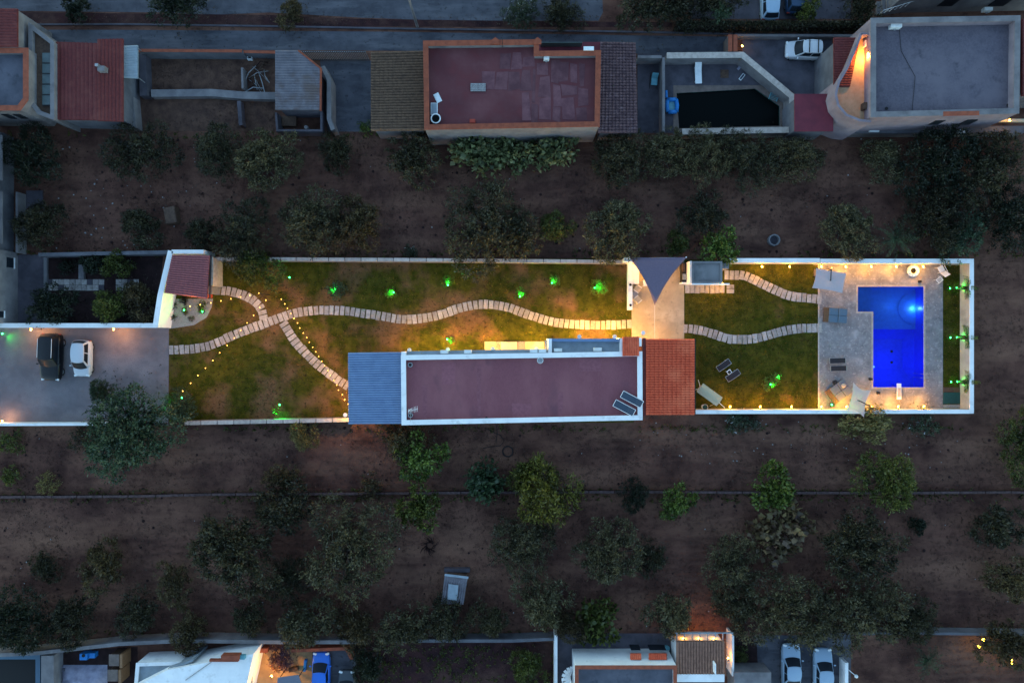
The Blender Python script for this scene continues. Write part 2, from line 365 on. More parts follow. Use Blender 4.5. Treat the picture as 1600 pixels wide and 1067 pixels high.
def furrows(m):
    nt = m.node_tree; N = nt.nodes; L = nt.links; b = N['Principled BSDF']
    g = N.new('ShaderNodeNewGeometry'); w = N.new('ShaderNodeTexWave'); w.wave_type = 'BANDS'; w.bands_direction = 'Y'
    w.inputs['Scale'].default_value = .42; w.inputs['Distortion'].default_value = 7; w.inputs['Detail'].default_value = 3; w.inputs['Detail Scale'].default_value = .5
    L.new(g.outputs['Position'], w.inputs['Vector'])
    n = N.new('ShaderNodeTexNoise'); n.inputs['Scale'].default_value = .12; n.inputs['Detail'].default_value = 3; L.new(g.outputs['Position'], n.inputs['Vector'])
    mr = N.new('ShaderNodeMapRange'); mr.inputs[1].default_value = .47; mr.inputs[2].default_value = .68; L.new(n.outputs[0], mr.inputs[0])
    ml = N.new('ShaderNodeMath'); ml.operation = 'MULTIPLY'; L.new(w.outputs['Fac'], ml.inputs[0]); L.new(mr.outputs[0], ml.inputs[1])
    old = b.inputs['Normal'].links[0].from_node
    bp = N.new('ShaderNodeBump'); bp.inputs['Distance'].default_value = .08; bp.inputs['Strength'].default_value = .8
    L.new(ml.outputs[0], bp.inputs['Height']); L.new(bp.outputs[0], old.inputs['Normal'])
    src = b.inputs['Base Color'].links[0].from_socket
    x = N.new('ShaderNodeMix'); x.data_type = 'RGBA'; x.inputs[7].default_value = (.16, .082, .06, 1)
    m2 = N.new('ShaderNodeMath'); m2.operation = 'MULTIPLY'; m2.inputs[1].default_value = .2; L.new(ml.outputs[0], m2.inputs[0])
    L.new(m2.outputs[0], x.inputs[0]); L.new(src, x.inputs[6]); L.new(x.outputs[2], b.inputs['Base Color'])
furrows(M['soil'])
def lawn(name, dry):
    return mk(name, (.028, .036, .004), (.075, .068, .010), sc=1.1, bump=.05, bsc=9, c3=(.15, .082, .04), sc3=.2, lo3=.54 - dry, hi3=.66 - dry, rough=1, spec=.05, detail=11, c4=(.02, .018, .005), sc4=3.2, lo4=.54, hi4=.7)
M['lawn_dry'] = lawn('lawn_dry', .06)
M['lawn_green'] = lawn('lawn_green', -.06)

M['olive'] = leafmat('olive_leaf', (0.014, 0.014, 0.008), (0.140, 0.128, 0.066))
M['olive_dk'] = leafmat('olive_dk_leaf', (0.007, 0.008, 0.005), (0.070, 0.068, 0.036))
M['brown_green'] = leafmat('brown_green_leaf', (0.014, 0.011, 0.006), (0.130, 0.100, 0.045))
M['green'] = leafmat('green_leaf', (.012, .03, .005), (.15, .21, .04))
M['moss'] = leafmat('moss_leaf', (0.014, 0.022, 0.005), (0.115, 0.135, 0.030))
M['moss_pale'] = leafmat('moss_pale_leaf', (.02, .03, .006), (.13, .15, .035))  # slightly paler moss leaf
M['yellow'] = leafmat('yellow_leaf', (0.018, 0.020, 0.005), (0.173, 0.170, 0.032))
M['gold'] = leafmat('golden_leaf', (0.084, 0.068, 0.021), (0.275, 0.230, 0.085))
M['fig'] = leafmat('fig_leaf', (0.025, 0.040, 0.015), (0.280, 0.320, 0.150))
M['black_green'] = leafmat('black_green_leaf', (0.008, 0.013, 0.008), (0.026, 0.036, 0.020))
M['reddish'] = leafmat('reddish_leaf', (0.061, 0.033, 0.031), (0.163, 0.131, 0.061))
M['flower'] = leafmat('flowering_leaf', (.03, .045, .025), (.08, .1, .06), c3=(.75, .75, .78))
M['conifer'] = leafmat('conifer_leaf', (.008, .018, .011), (.08, .13, .072))
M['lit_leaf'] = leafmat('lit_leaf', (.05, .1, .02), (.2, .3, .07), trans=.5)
M['agave'] = leafmat('agave_leaf', (0.020, 0.042, 0.020), (0.071, 0.112, 0.051))
M['grass'] = leafmat('grass_blade', (0.030, 0.035, 0.006), (0.110, 0.091, 0.018), c3=(0.240, 0.126, 0.040))
M['drygrass'] = leafmat('dry_grass_blade', (0.045, 0.027, 0.022), (0.120, 0.072, 0.054))
M['litter_leaf'] = leafmat('litter_leaf', (.014, .009, .007), (.075, .05, .032), trans=.05)
M['hibiscus'] = leafmat('purple_leaf', (0.051, 0.025, 0.036), (0.133, 0.076, 0.102), c3=(0.300, 0.250, 0.300))

def fabric(name, c, t=.4):
    m = bpy.data.materials.new(name); m.use_nodes = True
    N = m.node_tree.nodes; L = m.node_tree.links; N.remove(N['Principled BSDF'])
    n = N.new('ShaderNodeTexNoise'); n.inputs['Scale'].default_value = 6
    g = N.new('ShaderNodeNewGeometry'); L.new(g.outputs['Position'], n.inputs['Vector'])
    x = N.new('ShaderNodeMix'); x.data_type = 'RGBA'; x.inputs[6].default_value = (*c, 1); x.inputs[7].default_value = (*[q * .85 for q in c], 1); L.new(n.outputs[0], x.inputs[0])
    d = N.new('ShaderNodeBsdfDiffuse'); tt = N.new('ShaderNodeBsdfTranslucent'); ms = N.new('ShaderNodeMixShader'); ms.inputs[0].default_value = t
    L.new(x.outputs[2], d.inputs[0]); L.new(x.outputs[2], tt.inputs[0]); L.new(d.outputs[0], ms.inputs[1]); L.new(tt.outputs[0], ms.inputs[2]); L.new(ms.outputs[0], N['Material Output'].inputs[0])
    return m
M['parasol'] = fabric('parasol_cloth', (.55, .52, .56), .35)
M['parasol2'] = fabric('parasol_cloth_pale', (.66, .6, .6), .45)

def watermat():
    m = bpy.data.materials.new('pool_water'); m.use_nodes = True
    N = m.node_tree.nodes; L = m.node_tree.links; N.remove(N['Principled BSDF'])
    t = N.new('ShaderNodeBsdfTransparent'); t.inputs[0].default_value = (.72, .9, 1, 1)
    g = N.new('ShaderNodeBsdfGlossy'); g.inputs['Roughness'].default_value = .04
    f = N.new('ShaderNodeFresnel'); f.inputs[0].default_value = 1.33
    n = N.new('ShaderNodeTexNoise'); n.inputs['Scale'].default_value = 2.2; n.inputs['Detail'].default_value = 3
    geo = N.new('ShaderNodeNewGeometry'); L.new(geo.outputs['Position'], n.inputs['Vector'])
    b = N.new('ShaderNodeBump'); b.inputs['Distance'].default_value = .09; b.inputs['Strength'].default_value = .8
    L.new(n.outputs[0], b.inputs['Height']); L.new(b.outputs[0], g.inputs['Normal']); L.new(b.outputs[0], f.inputs['Normal'])
    ms = N.new('ShaderNodeMixShader'); L.new(f.outputs[0], ms.inputs[0]); L.new(t.outputs[0], ms.inputs[1]); L.new(g.outputs[0], ms.inputs[2])
    L.new(ms.outputs[0], N['Material Output'].inputs[0])
    return m
M['water'] = watermat()

def paint(name, c):
    return mk(name, c, rough=.35, spec=.3, coat=.25)

# ------------------------------------------------------------------ light helpers (used inside lamp builders)
def point_light(parent, loc, power, color, r=.06, name='lamp_light'):
    d = bpy.data.lights.new(name, 'POINT'); d.energy = power * LP; d.color = color; d.shadow_soft_size = r
    o = bpy.data.objects.new(name, d); COL.objects.link(o); o.parent = parent; o.location = loc
    return o
def spot_light(parent, loc, direction, power, color, ang=80, r=.05, name='lamp_light'):
    d = bpy.data.lights.new(name, 'SPOT'); d.energy = power * LP; d.color = color; d.shadow_soft_size = r
    d.spot_size = math.radians(ang); d.spot_blend = .8
    o = bpy.data.objects.new(name, d); COL.objects.link(o); o.parent = parent; o.location = loc
    o.rotation_euler = (-Vector(direction)).to_track_quat('Z', 'Y').to_euler()
    return o
WARM = (1.0, .45, .05)
GREEN = (.012, 1.0, .06)

# ------------------------------------------------------------------ leaf meshes
def leaves_mesh(name, pos, dr, ln, wd, tint, mat, curl=.15, rng=None):
    n = len(pos)
    rng = rng or np.random.default_rng(1)
    dr = dr / np.linalg.norm(dr, axis=1, keepdims=True)
    rv = rng.normal(size=(n, 3)); rv[:, 2] *= .5
    sd_ = np.cross(dr, rv); sd_ /= np.linalg.norm(sd_, axis=1, keepdims=True) + 1e-9
    nm = np.cross(sd_, dr)
    ln = ln[:, None]; wd = wd[:, None]
    v = np.empty((n, 4, 3))
    v[:, 0] = pos; v[:, 1] = pos + dr * ln * .45 + sd_ * wd * .5 + nm * ln * curl * .5
    v[:, 2] = pos + dr * ln - nm * ln * curl * .3; v[:, 3] = pos + dr * ln * .45 - sd_ * wd * .5 + nm * ln * curl * .5
    me = bpy.data.meshes.new(name)
    me.vertices.add(4 * n); me.vertices.foreach_set('co', v.reshape(-1).astype(np.float32))
    me.loops.add(4 * n); me.loops.foreach_set('vertex_index', np.arange(4 * n, dtype=np.int32))
    me.polygons.add(n); me.polygons.foreach_set('loop_start', np.arange(0, 4 * n, 4, dtype=np.int32)); me.polygons.foreach_set('loop_total', np.full(n, 4, dtype=np.int32))
    a = me.attributes.new('tint', 'FLOAT', 'FACE'); a.data.foreach_set('value', tint.astype(np.float32))
    me.update(calc_edges=True); me.validate()
    me.materials.append(mat)
    return me

def crown_mesh(name, R, Hc, base, seed, nl, ncl, per, leaf, wid, spread, mat):
    """a crown of lobes; returns mesh and lobe centres (local, z from ground)"""
    rng = np.random.default_rng(seed)
    lob = []
    for i in range(nl):
        a = 2 * math.pi * (i + rng.uniform(-.45, .45)) / nl
        q = rng.uniform(.32, .8) * R
        lob.append((q * math.cos(a), q * math.sin(a), base + Hc * rng.uniform(.25, .65), R * rng.uniform(.2, .46)))
    for i in range(max(2, nl // 3)):
        a = rng.uniform(0, 6.28); q = rng.uniform(0, .3) * R
        lob.append((q * math.cos(a), q * math.sin(a), base + Hc * rng.uniform(.6, .8), R * rng.uniform(.3, .42)))
    lob = np.array(lob)
    w = lob[:, 3] ** 2; li = rng.choice(len(lob), ncl, p=w / w.sum())
    d = rng.normal(size=(ncl, 3)); d[:, 2] = np.abs(d[:, 2]) * .9 - .25; d /= np.linalg.norm(d, axis=1, keepdims=True)
    rad = lob[li, 3] * rng.uniform(.55, 1.12, ncl) ** .7
    sq = min(1.0, Hc / R / 1.3 + .2)
    c = lob[li, :3] + d * rad[:, None] * np.array([1, 1, sq])
    ct = rng.uniform(0, 1, ncl)
    idx = np.repeat(np.arange(ncl), per); n = len(idx)
    pos = c[idx] + rng.normal(size=(n, 3)) * spread
    dr = d[idx] * .7 + rng.normal(size=(n, 3)) * .75 + np.array([0, 0, .15])
    tint = np.clip(ct[idx] * .55 + rng.uniform(0, .45, n), 0, 1)
    me = leaves_mesh(name, pos, dr, leaf * rng.uniform(.6, 1.3, n), wid * rng.uniform(.7, 1.3, n), tint, mat, rng=rng)
    return me, lob

def trunk_mesh(lob, R, base, seed, tr):
    rg = random.Random(seed); mb = MB()
    fork = Vector((rg.uniform(-.1, .1) * R, rg.uniform(-.1, .1) * R, base * .9 + .25))
    mb.tube([(0, 0, -.05), (fork.x * .4, fork.y * .4, fork.z * .5), fork], [tr * 1.25, tr, tr * .85], 8)
    for q in lob:
        e = Vector(q[:3]); mid = fork.lerp(e, .5) + Vector((rg.uniform(-.1, .1) * R, rg.uniform(-.1, .1) * R, .1 * R))
        mb.tube([fork, mid, e], [tr * .6, tr * .4, tr * .12], 5)
        for k in range(2):
            e2 = e + Vector((rg.uniform(-1, 1), rg.uniform(-1, 1), rg.uniform(.1, .8))) * q[3] * .8
            mb.tube([mid, mid.lerp(e2, .6), e2], [tr * .3, tr * .2, tr * .06], 4)
    me = bpy.data.meshes.new('trunk'); me.from_pydata([tuple(v) for v in mb.v], [], mb.f); me.materials.append(M['bark'])
    return me

PROTO = {}
def proto(key, n, R, Hc, base, nl, ncl, per, leaf, wid, spread, tr):
    PROTO[key] = []
    for i in range(n):
        sd0 = hash_seed(key) + i * 31
        me, lob = crown_mesh('crown', R, Hc, base, sd0, nl + i % 3, ncl, per, leaf, wid, spread, M['olive'])
        PROTO[key].append((me, trunk_mesh(lob, R, base, sd0, tr), R))
def hash_seed(k): return sum(ord(c) * (i + 3) for i, c in enumerate(k))

proto('big', 4, 4.5, 3.4, 1.0, 8, 620, 16, .32, .11, .17, .28)
proto('mid', 4, 2.7, 2.3, .6, 6, 300, 16, .28, .1, .13, .16)
proto('citrus', 3, 1.9, 1.9, .5, 5, 210, 12, .24, .15, .11, .1)
proto('fig', 3, 2.2, 1.5, .3, 6, 90, 9, .48, .38, .22, .1)
proto('shrub', 3, 1.0, .9, .05, 5, 110, 9, .16, .07, .07, .04)
proto('dense', 2, 2.7, 2.6, .5, 9, 520, 15, .2, .09, .11, .16)
proto('conifer', 2, 4.2, 4.2, 1.0, 13, 900, 15, .26, .12, .13, .3)

tree_n = 0
LITTER = []
def tree(px, py, rpx, key, mat, label, cat='tree', name=None, group=None, zc=None, sx=1.0, sz=1.0):
    global tree_n
    me, tm, R = PROTO[key][tree_n % len(PROTO[key])]; tree_n += 1
    s = rpx / S / R
    zc = (1.9 * s if key in ('big', 'conifer') else 1.2 * s) if zc is None else zc
    loc = P(px, py, zc); loc.z = 0
    t = empty(name or (key_name[key]), loc, rnd.uniform(0, 6.28) if sx == 1 else 0, label, cat, group)
    s *= 1.06
    t.scale = (s * sx * (rnd.uniform(.85, 1.18) if sx == 1 else 1), s * (rnd.uniform(.85, 1.15) if sx == 1 else 1), s * sz)
    LITTER.append((loc.x, loc.y, rpx / S))
    for nm, m_ in (('trunk', tm), ('crown', me)):
        o = bpy.data.objects.new(nm, m_); COL.objects.link(o); o.parent = t
        if nm == 'crown':
            o.material_slots[0].link = 'OBJECT'; o.material_slots[0].material = M[mat]
    return t
key_name = {'big': 'olive_tree', 'mid': 'small_tree', 'citrus': 'citrus_tree', 'fig': 'fig_tree', 'shrub': 'shrub', 'dense': 'bushy_tree', 'conifer': 'leafy_tree'}

def frond_plant(name, label, cat, px, py, n, length, width, mat, stem=.0, droop=.6, leaflets=True, z=0, seed=1):
    loc = P(px, py, z + stem * .7); loc.z = z
    t = empty(name, loc, 0, label, cat)
    rg = np.random.default_rng(seed)
    if stem > 0:
        MB().tube([(0, 0, 0), (.03, .02, stem * .5), (0, 0, stem)], [.13, .1, .09], 8).build('trunk', M['bark'], t, world=False)
    pos, dr, ln, wd, ti = [], [], [], [], []
    for i in range(n):
        a = 2 * math.pi * i / n * 1.618 * 2; el = rg.uniform(.25, 1.3); L = length * rg.uniform(.75, 1.1)
        tv = rg.uniform(0, 1)
        p = np.array([0, 0, stem]); e = el
        K = 9
        for k in range(K):
            d = np.array([math.cos(a) * math.cos(e), math.sin(a) * math.cos(e), math.sin(e)])
            stp = L / K
            if leaflets:
                side = np.array([-math.sin(a), math.cos(a), 0])
                for sg in (-1, 1):
                    for q in (0, .5):
                        pos.append(p + d * stp * q); dr.append(d * .6 + sg * side * .8 - np.array([0, 0, .25])); ln.append(width * (1.1 - .8 * abs(k / K - .35))); wd.append(.05); ti.append(tv * .6 + rg.uniform(0, .4))
                pos.append(p); dr.append(d); ln.append(stp * 1.3); wd.append(.03); ti.append(tv)
            else:
                if k == 0:
                    pos.append(p); dr.append(d); ln.append(L); wd.append(width); ti.append(tv)
            p = p + d * stp; e -= droop * 2.0 / K
    me = leaves_mesh('fronds', np.array(pos), np.array(dr), np.array(ln), np.array(wd), np.array(ti), M[mat], curl=.05, rng=rg)
    o = bpy.data.objects.new('fronds', me); COL.objects.link(o); o.parent = t
    return t

# ------------------------------------------------------------------ building helpers
def wavy_roof(parent, quad, zs, mat, nw, ns=1, amp=.05, step=.05, axis='h', name='roof_tiles', slab=True, slabmat=None):
    """quad: four photo points TL,TR,BR,BL seen at heights zs. Waves run along axis ('h' lines along x, 'v' lines along y)"""
    c = [P(q[0], q[1], z) for q, z in zip(quad, zs)]
    if axis == 'v': c = [c[0], c[3], c[2], c[1]]
    # now waves vary from c0->c3 direction (b), rows step along c0->c1 (a)
    NB = nw * 4
    A = []
    for r in range(ns):
        if ns == 1: A += [(0, 0), (1, 0)]
        else: A += [(r / ns, step), ((r + 1) / ns - 1e-4, 0.0)]
    vs = []
    for (a, dz) in A:
        for j in range(NB + 1):
            b = j / NB
            p = c[0].lerp(c[1], a).lerp(c[3].lerp(c[2], a), b)
            w = abs(math.sin(math.pi * b * nw))
            vs.append((p.x, p.y, p.z + dz + amp * w))
    n = NB + 1; fs = []
    for i in range(len(A) - 1):
        for j in range(NB):
            f = (i * n + j, i * n + j + 1, (i + 1) * n + j + 1, (i + 1) * n + j)
            fs.append(f if axis == 'v' else f[::-1])
    mb = MB(); mb.add(vs, fs)
    o = mb.build(name, mat, parent)
    o['kind'] = 'stuff'
    if slab:
        q = [P(x, y, z) for (x, y), z in zip(quad, zs)]
        b = MB()
        b.add([(v.x, v.y, v.z - .015) for v in q] + [(v.x, v.y, v.z - .16) for v in q], [(3, 2, 1, 0), (4, 5, 6, 7), (0, 1, 5, 4), (1, 2, 6, 5), (2, 3, 7, 6), (3, 0, 4, 7)])
        b.build('roof_slab', slabmat or mat, parent)
    return o

def flat_house(name, label, poly_px, zdeck, zpar, wallmat, deckmat, copmat=None, pw=.28, cat='house', cop_h=.06, over=.04):
    poly = PL(poly_px, zpar)
    cx = sum(p[0] for p in poly) / len(poly); cy = sum(p[1] for p in poly) / len(poly)
    t = empty(name, (cx, cy, 0), 0, label, cat)
    inn = inset(poly, pw)
    MB().ring(poly, inn, 0, zpar - cop_h).build('wall', wallmat, t)
    MB().sheet(inset(poly, pw * .5), zdeck).build('roof_deck', deckmat, t)
    MB().ring(inset(poly, -over), inset(poly, pw + over), zpar - cop_h, zpar).build('parapet_coping', copmat or wallmat, t)
    return t

def hut(name, label, poly_px, z, wallmat, cat='house', inset_m=.25):
    """walls under a pitched or flat tile roof"""
    poly = inset(PL(poly_px, z), inset_m)
    cx = sum(p[0] for p in poly) / len(poly); cy = sum(p[1] for p in poly) / len(poly)
    t = empty(name, (cx, cy, 0), 0, label, cat)
    MB().prism(poly, 0, z - .2).build('wall', wallmat, t)
    return t

def struct(name, mb, mat, **k):
    o = mb.build(name, mat, **k); o['kind'] = 'structure'; return o

def part_box(parent, name, mat, x0, x1, y0, y1, z0, z1, bevel=0):
    return box_px(x0, x1, y0, y1, z0, z1).build(name, mat, parent, bevel=bevel)

def wall_px(name, label, pts_px, w, z, mat, cap=None, cat='wall', cap_len=None, capmat=None, z0=0.0):
    pts = PL(pts_px, z)
    t = empty(name, (pts[0][0], pts[0][1], 0), 0, label, cat)
    MB().strip(pts, w, z0, z - (.05 if cap else 0)).build('wall_body', mat, t)
    if cap and not cap_len:
        MB().strip(pts, w + .06, z - .05, z).build('coping', capmat or mat, t)
    elif cap:
        for a, b in zip(pts[:-1], pts[1:]):
            a = Vector(a); b = Vector(b); L = (b - a).length; n = max(1, round(L / cap_len)); d = (b - a) / n
            rz = math.atan2(d.y, d.x)
            for i in range(n):
                c = a + d * (i + .5)
                MB().obox((c.x, c.y, z - .025 + rnd.uniform(0, .008)), (d.length - .09, w + .07, .05), rz + rnd.uniform(-.006, .006)).build('coping_stone', capmat or mat, t)
    return t

def ac_unit(parent, px, py, z, rz=0, w=.8, d=.32):
    p = P(px, py, z + .55)
    b = MB().obox((p.x, p.y, z + .3), (w, d, .52), rz).build('air_conditioner', M['ac'], parent, bevel=.02)
    MB().cyl(p.x, p.y - d / 2 - .012 if rz == 0 else p.y, z + .22, z + .24, .14, 12).build('fan_grille', M['metal_grey'], b)
    return b

# ------------------------------------------------------------------ the setting
POOL_L = [(1340, 448), (1443, 448), (1443, 605), (1364, 605), (1364, 487), (1340, 487)]
OLDPOOL = [(1057, 146), (1180, 139), (1218, 166), (1218, 197), (1061, 201)]
def ground_with_holes():
    # the ground sheet, cut out over the two pools: built from strips around the pool boxes
    B = 300
    xs = sorted({-B, B, P(1335, 0).x, P(1448, 0).x, P(1052, 0).x, P(1223, 0).x})
    ys = sorted({-B, B, P(0, 443).y, P(0, 610).y, P(0, 134).y, P(0, 205).y})
    mb = MB()
    for i in range(len(xs) - 1):
        for j in range(len(ys) - 1):
            cx = (xs[i] + xs[i + 1]) / 2; cy = (ys[j] + ys[j + 1]) / 2
            if P(1335, 0).x < cx < P(1448, 0).x and P(0, 610).y < cy < P(0, 443).y: continue
            if P(1052, 0).x < cx < P(1223, 0).x and P(0, 205).y < cy < P(0, 134).y: continue
            mb.sheet([(xs[i], ys[j]), (xs[i + 1], ys[j]), (xs[i + 1], ys[j + 1]), (xs[i], ys[j + 1])], 0)
    return mb
struct('ground', ground_with_holes(), M['soil'])
def sheet(name, pts, z, mat): return struct(name, MB().sheet(PL(pts, z), z), mat)
sheet('asphalt_lane', [(-200, 47), (180, 47), (600, 50), (1145, 58), (1145, 84), (1000, 84), (660, 80), (200, 78), (-200, 75)], .004, M['lot'])
sheet('concrete_lot', [(-200, -200), (935, -200), (942, 20), (935, 33), (700, 33), (560, 28), (420, 20), (330, 24), (250, 20), (60, 18), (-200, 16)], .004, M['lot'])
sheet('verge', [(-200, 18), (60, 20), (250, 22), (420, 24), (560, 30), (940, 35), (1050, 35), (1050, 43), (560, 42), (200, 36), (-200, 38)], .008, M['soil_red'])
sheet('driveway', [(1160, 54), (1300, 56), (1300, 147), (1242, 147), (1160, 84)], .004, M['asphalt_tint'])
sheet('upper_yard', [(1080, -150), (1330, -150), (1330, 30), (1080, 30)], .004, M['concrete_dk'])
sheet('yard_soil', [(205, 82), (430, 82), (430, 205), (205, 205)], .006, M['soil_tan'])
sheet('gated_yard', [(500, 95), (580, 95), (580, 206), (512, 206)], .006, M['lot'])
sheet('side_strip', [(28, 398), (70, 398), (72, 506), (28, 506)], .006, M['concrete_dk'])
sheet('garden_bed', [(72, 400), (255, 400), (245, 506), (72, 506)], .004, M['soil_dark'])
sheet('parking_pavement', [(-220, 510), (264, 510), (263, 664), (-220, 664)], .012, M['parking'])
sheet('lawn', [(264, 404), (990, 404), (990, 660), (264, 660)], .010, M['lawn_dry'])
sheet('lawn', [(1066, 406), (1282, 406), (1282, 642), (1066, 642)], .010, M['lawn_green'])
sheet('lawn', [(1470, 406), (1503, 406), (1503, 642), (1470, 642)], .010, M['lawn_green'])
sheet('field', [(556, 1003), (868, 1003), (868, 1200), (556, 1200)], .006, M['soil_red'])
sheet('lower_drive', [(1178, 992), (1330, 992), (1328, 1200), (1178, 1200)], .006, M['lot'])
sheet('lower_yard', [(470, 1014), (556, 1014), (556, 1200), (470, 1200)], .006, M['lot'])
sheet('lower_court', [(868, 989), (1060, 989), (1060, 1200), (868, 1200)], .006, M['concrete_dk'])
sheet('lower_dirt_yard', [(60, 1018), (215, 1010), (215, 1200), (60, 1200)], .006, M['soil_dark'])
# kerb between lane and verge
struct('kerb', MB().strip(PL([(-200, 39), (200, 38), (420, 41), (640, 45), (1000, 50), (1140, 53), (1330, 55)], .12), .16, 0, .12), M['concrete_dk'])

# ------------------------------------------------------------------ garden and pool enclosure
wall_px('garden_wall', 'white wall with lamps along north side of pool and east lawn', [(1140, 407), (1281, 407)], .36, 1.6, M['wall_cream'], cap=True, capmat=M['white'])
wall_px('pool_wall', 'white wall with lamps behind the pool deck north edge', [(1282, 408), (1517, 408)], .38, 1.6, M['wall_cream'], cap=True, capmat=M['white'])
wall_px('pool_wall', 'white wall behind the three green-lit palms', [(1518.5, 404.5), (1518.5, 646)], .34, 1.5, M['wall_cream'], cap=True, capmat=M['white'])
wall_px('pool_wall', 'white wall with lamps along south side of pool and east lawn', [(1086, 643.5), (1515, 643)], .32, 1.6, M['wall_cream'], cap=True, capmat=M['white'])
wall_px('garden_wall', 'long low wall with pale coping stones north of the stepping stone lawn', [(336, 404.5), (640, 406), (980, 409)], .26, 1.3, M['white_dimmed'], cap=True, cap_len=1.55, capmat=M['coping_tan'])
wall_px('garden_wall', 'low wall with pale coping stones south of the west lawn', [(288, 661), (545, 656)], .3, 1.3, M['white_dimmed'], cap=True, cap_len=1.55, capmat=M['coping_tan'])
wall_px('parking_wall', 'thin white wall along south edge of the parking', [(-60, 663.5), (176, 662.5)], .2, 1.2, M['white'], cap=True)
wall_px('parking_wall', 'white wall with two lamps between parking and planted beds', [(-60, 508.5), (244, 508.5)], .38, 1.9, M['white'], cap=True)
wall_px('garden_wall', 'grey wall north of the planted beds', [(60, 398), (262, 394)], .28, 1.5, M['plaster_grey'], cap=True)

# ---- stepping stone paths
stone_me = None
def stone_path(label_name, pts, step=8.15, size=(.43, .86)):
    global stone_me
    t = empty('stepping_stone_path', (0, 0, 0)); t['kind'] = 'structure'
    a = P(*pts[0]); t.location = (a.x, a.y, 0)
    sp = catmull([P(x, y) for x, y in pts], step / S)
    if stone_me is None:
        mb = MB().box(-.5, .5, -.5, .5, -.02, .06)
        o = mb.build('stepping_stone', M['slab'], None, bevel=0); stone_me = o.data; bpy.data.objects.remove(o)
    for p, d in sp:
        o = bpy.data.objects.new('stepping_stone', stone_me); COL.objects.link(o); o.parent = t
        o.location = (p.x - a.x + rnd.uniform(-.015, .015), p.y - a.y + rnd.uniform(-.02, .02), rnd.uniform(-.012, .008)); o.rotation_euler = (rnd.uniform(-.02, .02), rnd.uniform(-.02, .02), math.atan2(d.y, d.x) + rnd.uniform(-.06, .06))
        o.scale = (size[0] * rnd.uniform(.9, 1.05), size[1] * rnd.uniform(.94, 1.05), 1)
    return t
stone_path('main', [(264, 547), (302, 545), (331, 539), (360, 526), (390, 514), (415, 505), (438, 496.5), (458, 490), (485, 485.6), (508, 484.7), (540, 486), (584, 492), (625, 498.7), (656, 498), (687, 492), (719, 481.5), (747, 476), (775, 477), (797, 481.5), (828, 492.5), (859, 502), (890, 506), (937, 508), (987, 506.5)])
stone_path('gate', [(337, 453), (357, 455), (374, 459), (388, 464.5), (401, 474), (409, 485), (412, 497)])
stone_path('villa', [(442, 503), (450, 516), (461, 533), (477, 551), (493, 566.6), (510, 580), (528, 593.4), (548, 606)])
stone_path('pool north', [(1131, 429.5), (1143, 430), (1160, 430.5), (1175, 435.7), (1191, 444), (1208, 452), (1228, 460.4), (1244, 464), (1281, 468)], step=8.0)
stone_path('pool south', [(1067, 513.6), (1086, 514.6), (1102, 518), (1121, 524), (1137, 529), (1160, 530.5), (1181, 528.5), (1201, 523.7), (1222, 517.7), (1247, 513.6), (1281, 512.6)], step=7.9)
stone_path('bath', [(1070, 451.5), (1134, 451.5)], step=7.8, size=(.44, .84))
st = empty('stepping_stone_path', P(1141, 451.5)); st['kind'] = 'structure'
for yy in (448, 455):
    part_box(st, 'stepping_stone', M['slab'], 1135.5, 1147, yy - 3, yy + 3.2, -.02, .06)

# ---- patio
pat = empty('patio', P(1028, 467)); pat['kind'] = 'structure'
for x0, x1 in ((987, 1022.7), (1023.2, 1069)):
    part_box(pat, 'patio_slab', M['patio'], x0, x1, 404, 530, -.05, .035)
# patio left low wall and counter
w = wall_px('patio_wall', 'low white wall with two dark pots left of the sail patio', [(985, 409), (985, 484)], .34, 1.0, M['white'], cap=True)
wall_px('patio_wall', 'white back wall behind the triangular shade sail', [(975, 406), (1066, 405.5)], .32, 2.3, M['white'], cap=True)
for i, y in enumerate((445, 477)):
    p = P(985, y, 1.15); t = empty('flower_pot', (p.x, p.y, 1.0), 0, ('upper' if i == 0 else 'lower') + ' small dark pot on the low white patio wall', 'pot')
    MB().cyl(0, 0, 0, .2, .09, 12, .13).build('pot', M['metal_dark'], t, world=False)
    MB().cyl(0, 0, .17, .19, .1, 12).build('soil', M['soil_dark'], t, world=False)
t = empty('outdoor_counter', P(993, 428), 0, 'cream kitchen counter with white sink beside the sail patio wall', 'counter')
part_box(t, 'base', M['cream'], 988.5, 998, 413, 443, .03, .85)
part_box(t, 'worktop', M['white'], 988, 998.6, 412.6, 443.6, .85, .9)
part_box(t, 'sink', M['plastic_white'], 989.5, 996.5, 436, 442, .902, .93)
# bar
t = empty('outdoor_kitchen', P(1072, 428), 0, 'dark open kitchen niche with white frame right of the sail', 'kitchen')
part_box(t, 'niche_floor', M['metal_dark'], 1066, 1078, 411, 442, .03, .9)
part_box(t, 'frame', M['white'], 1078, 1081, 408, 442, 0, 2.2)
part_box(t, 'frame', M['white'], 1065.5, 1078, 441, 443, 0, 1.1)
part_box(t, 'appliance', M['metal_grey'], 1067, 1074, 428, 437, .9, 1.15)
part_box(t, 'shelf', M['wood_dk'], 1066.5, 1070, 412, 424, .9, 1.2)
# bath block
t = flat_house('bath_house', 'small flat grey roofed block right of the shade sail', [(1081.5, 409), (1128, 409), (1128, 442), (1081.5, 442)], 2.2, 2.35, M['white'], M['concrete'], M['concrete'], pw=.1, cat='outbuilding')
part_box(t, 'canopy_edge', M['white'], 1080, 1140, 442.8, 445, 2.1, 2.33)
part_box(t, 'water_tank', M['concrete'], 1128.5, 1139, 411, 420, 0, 1.9)
part_box(t, 'door', M['wood_dk'], 1096, 1108, 441.5, 442.8, .04, 1.95)

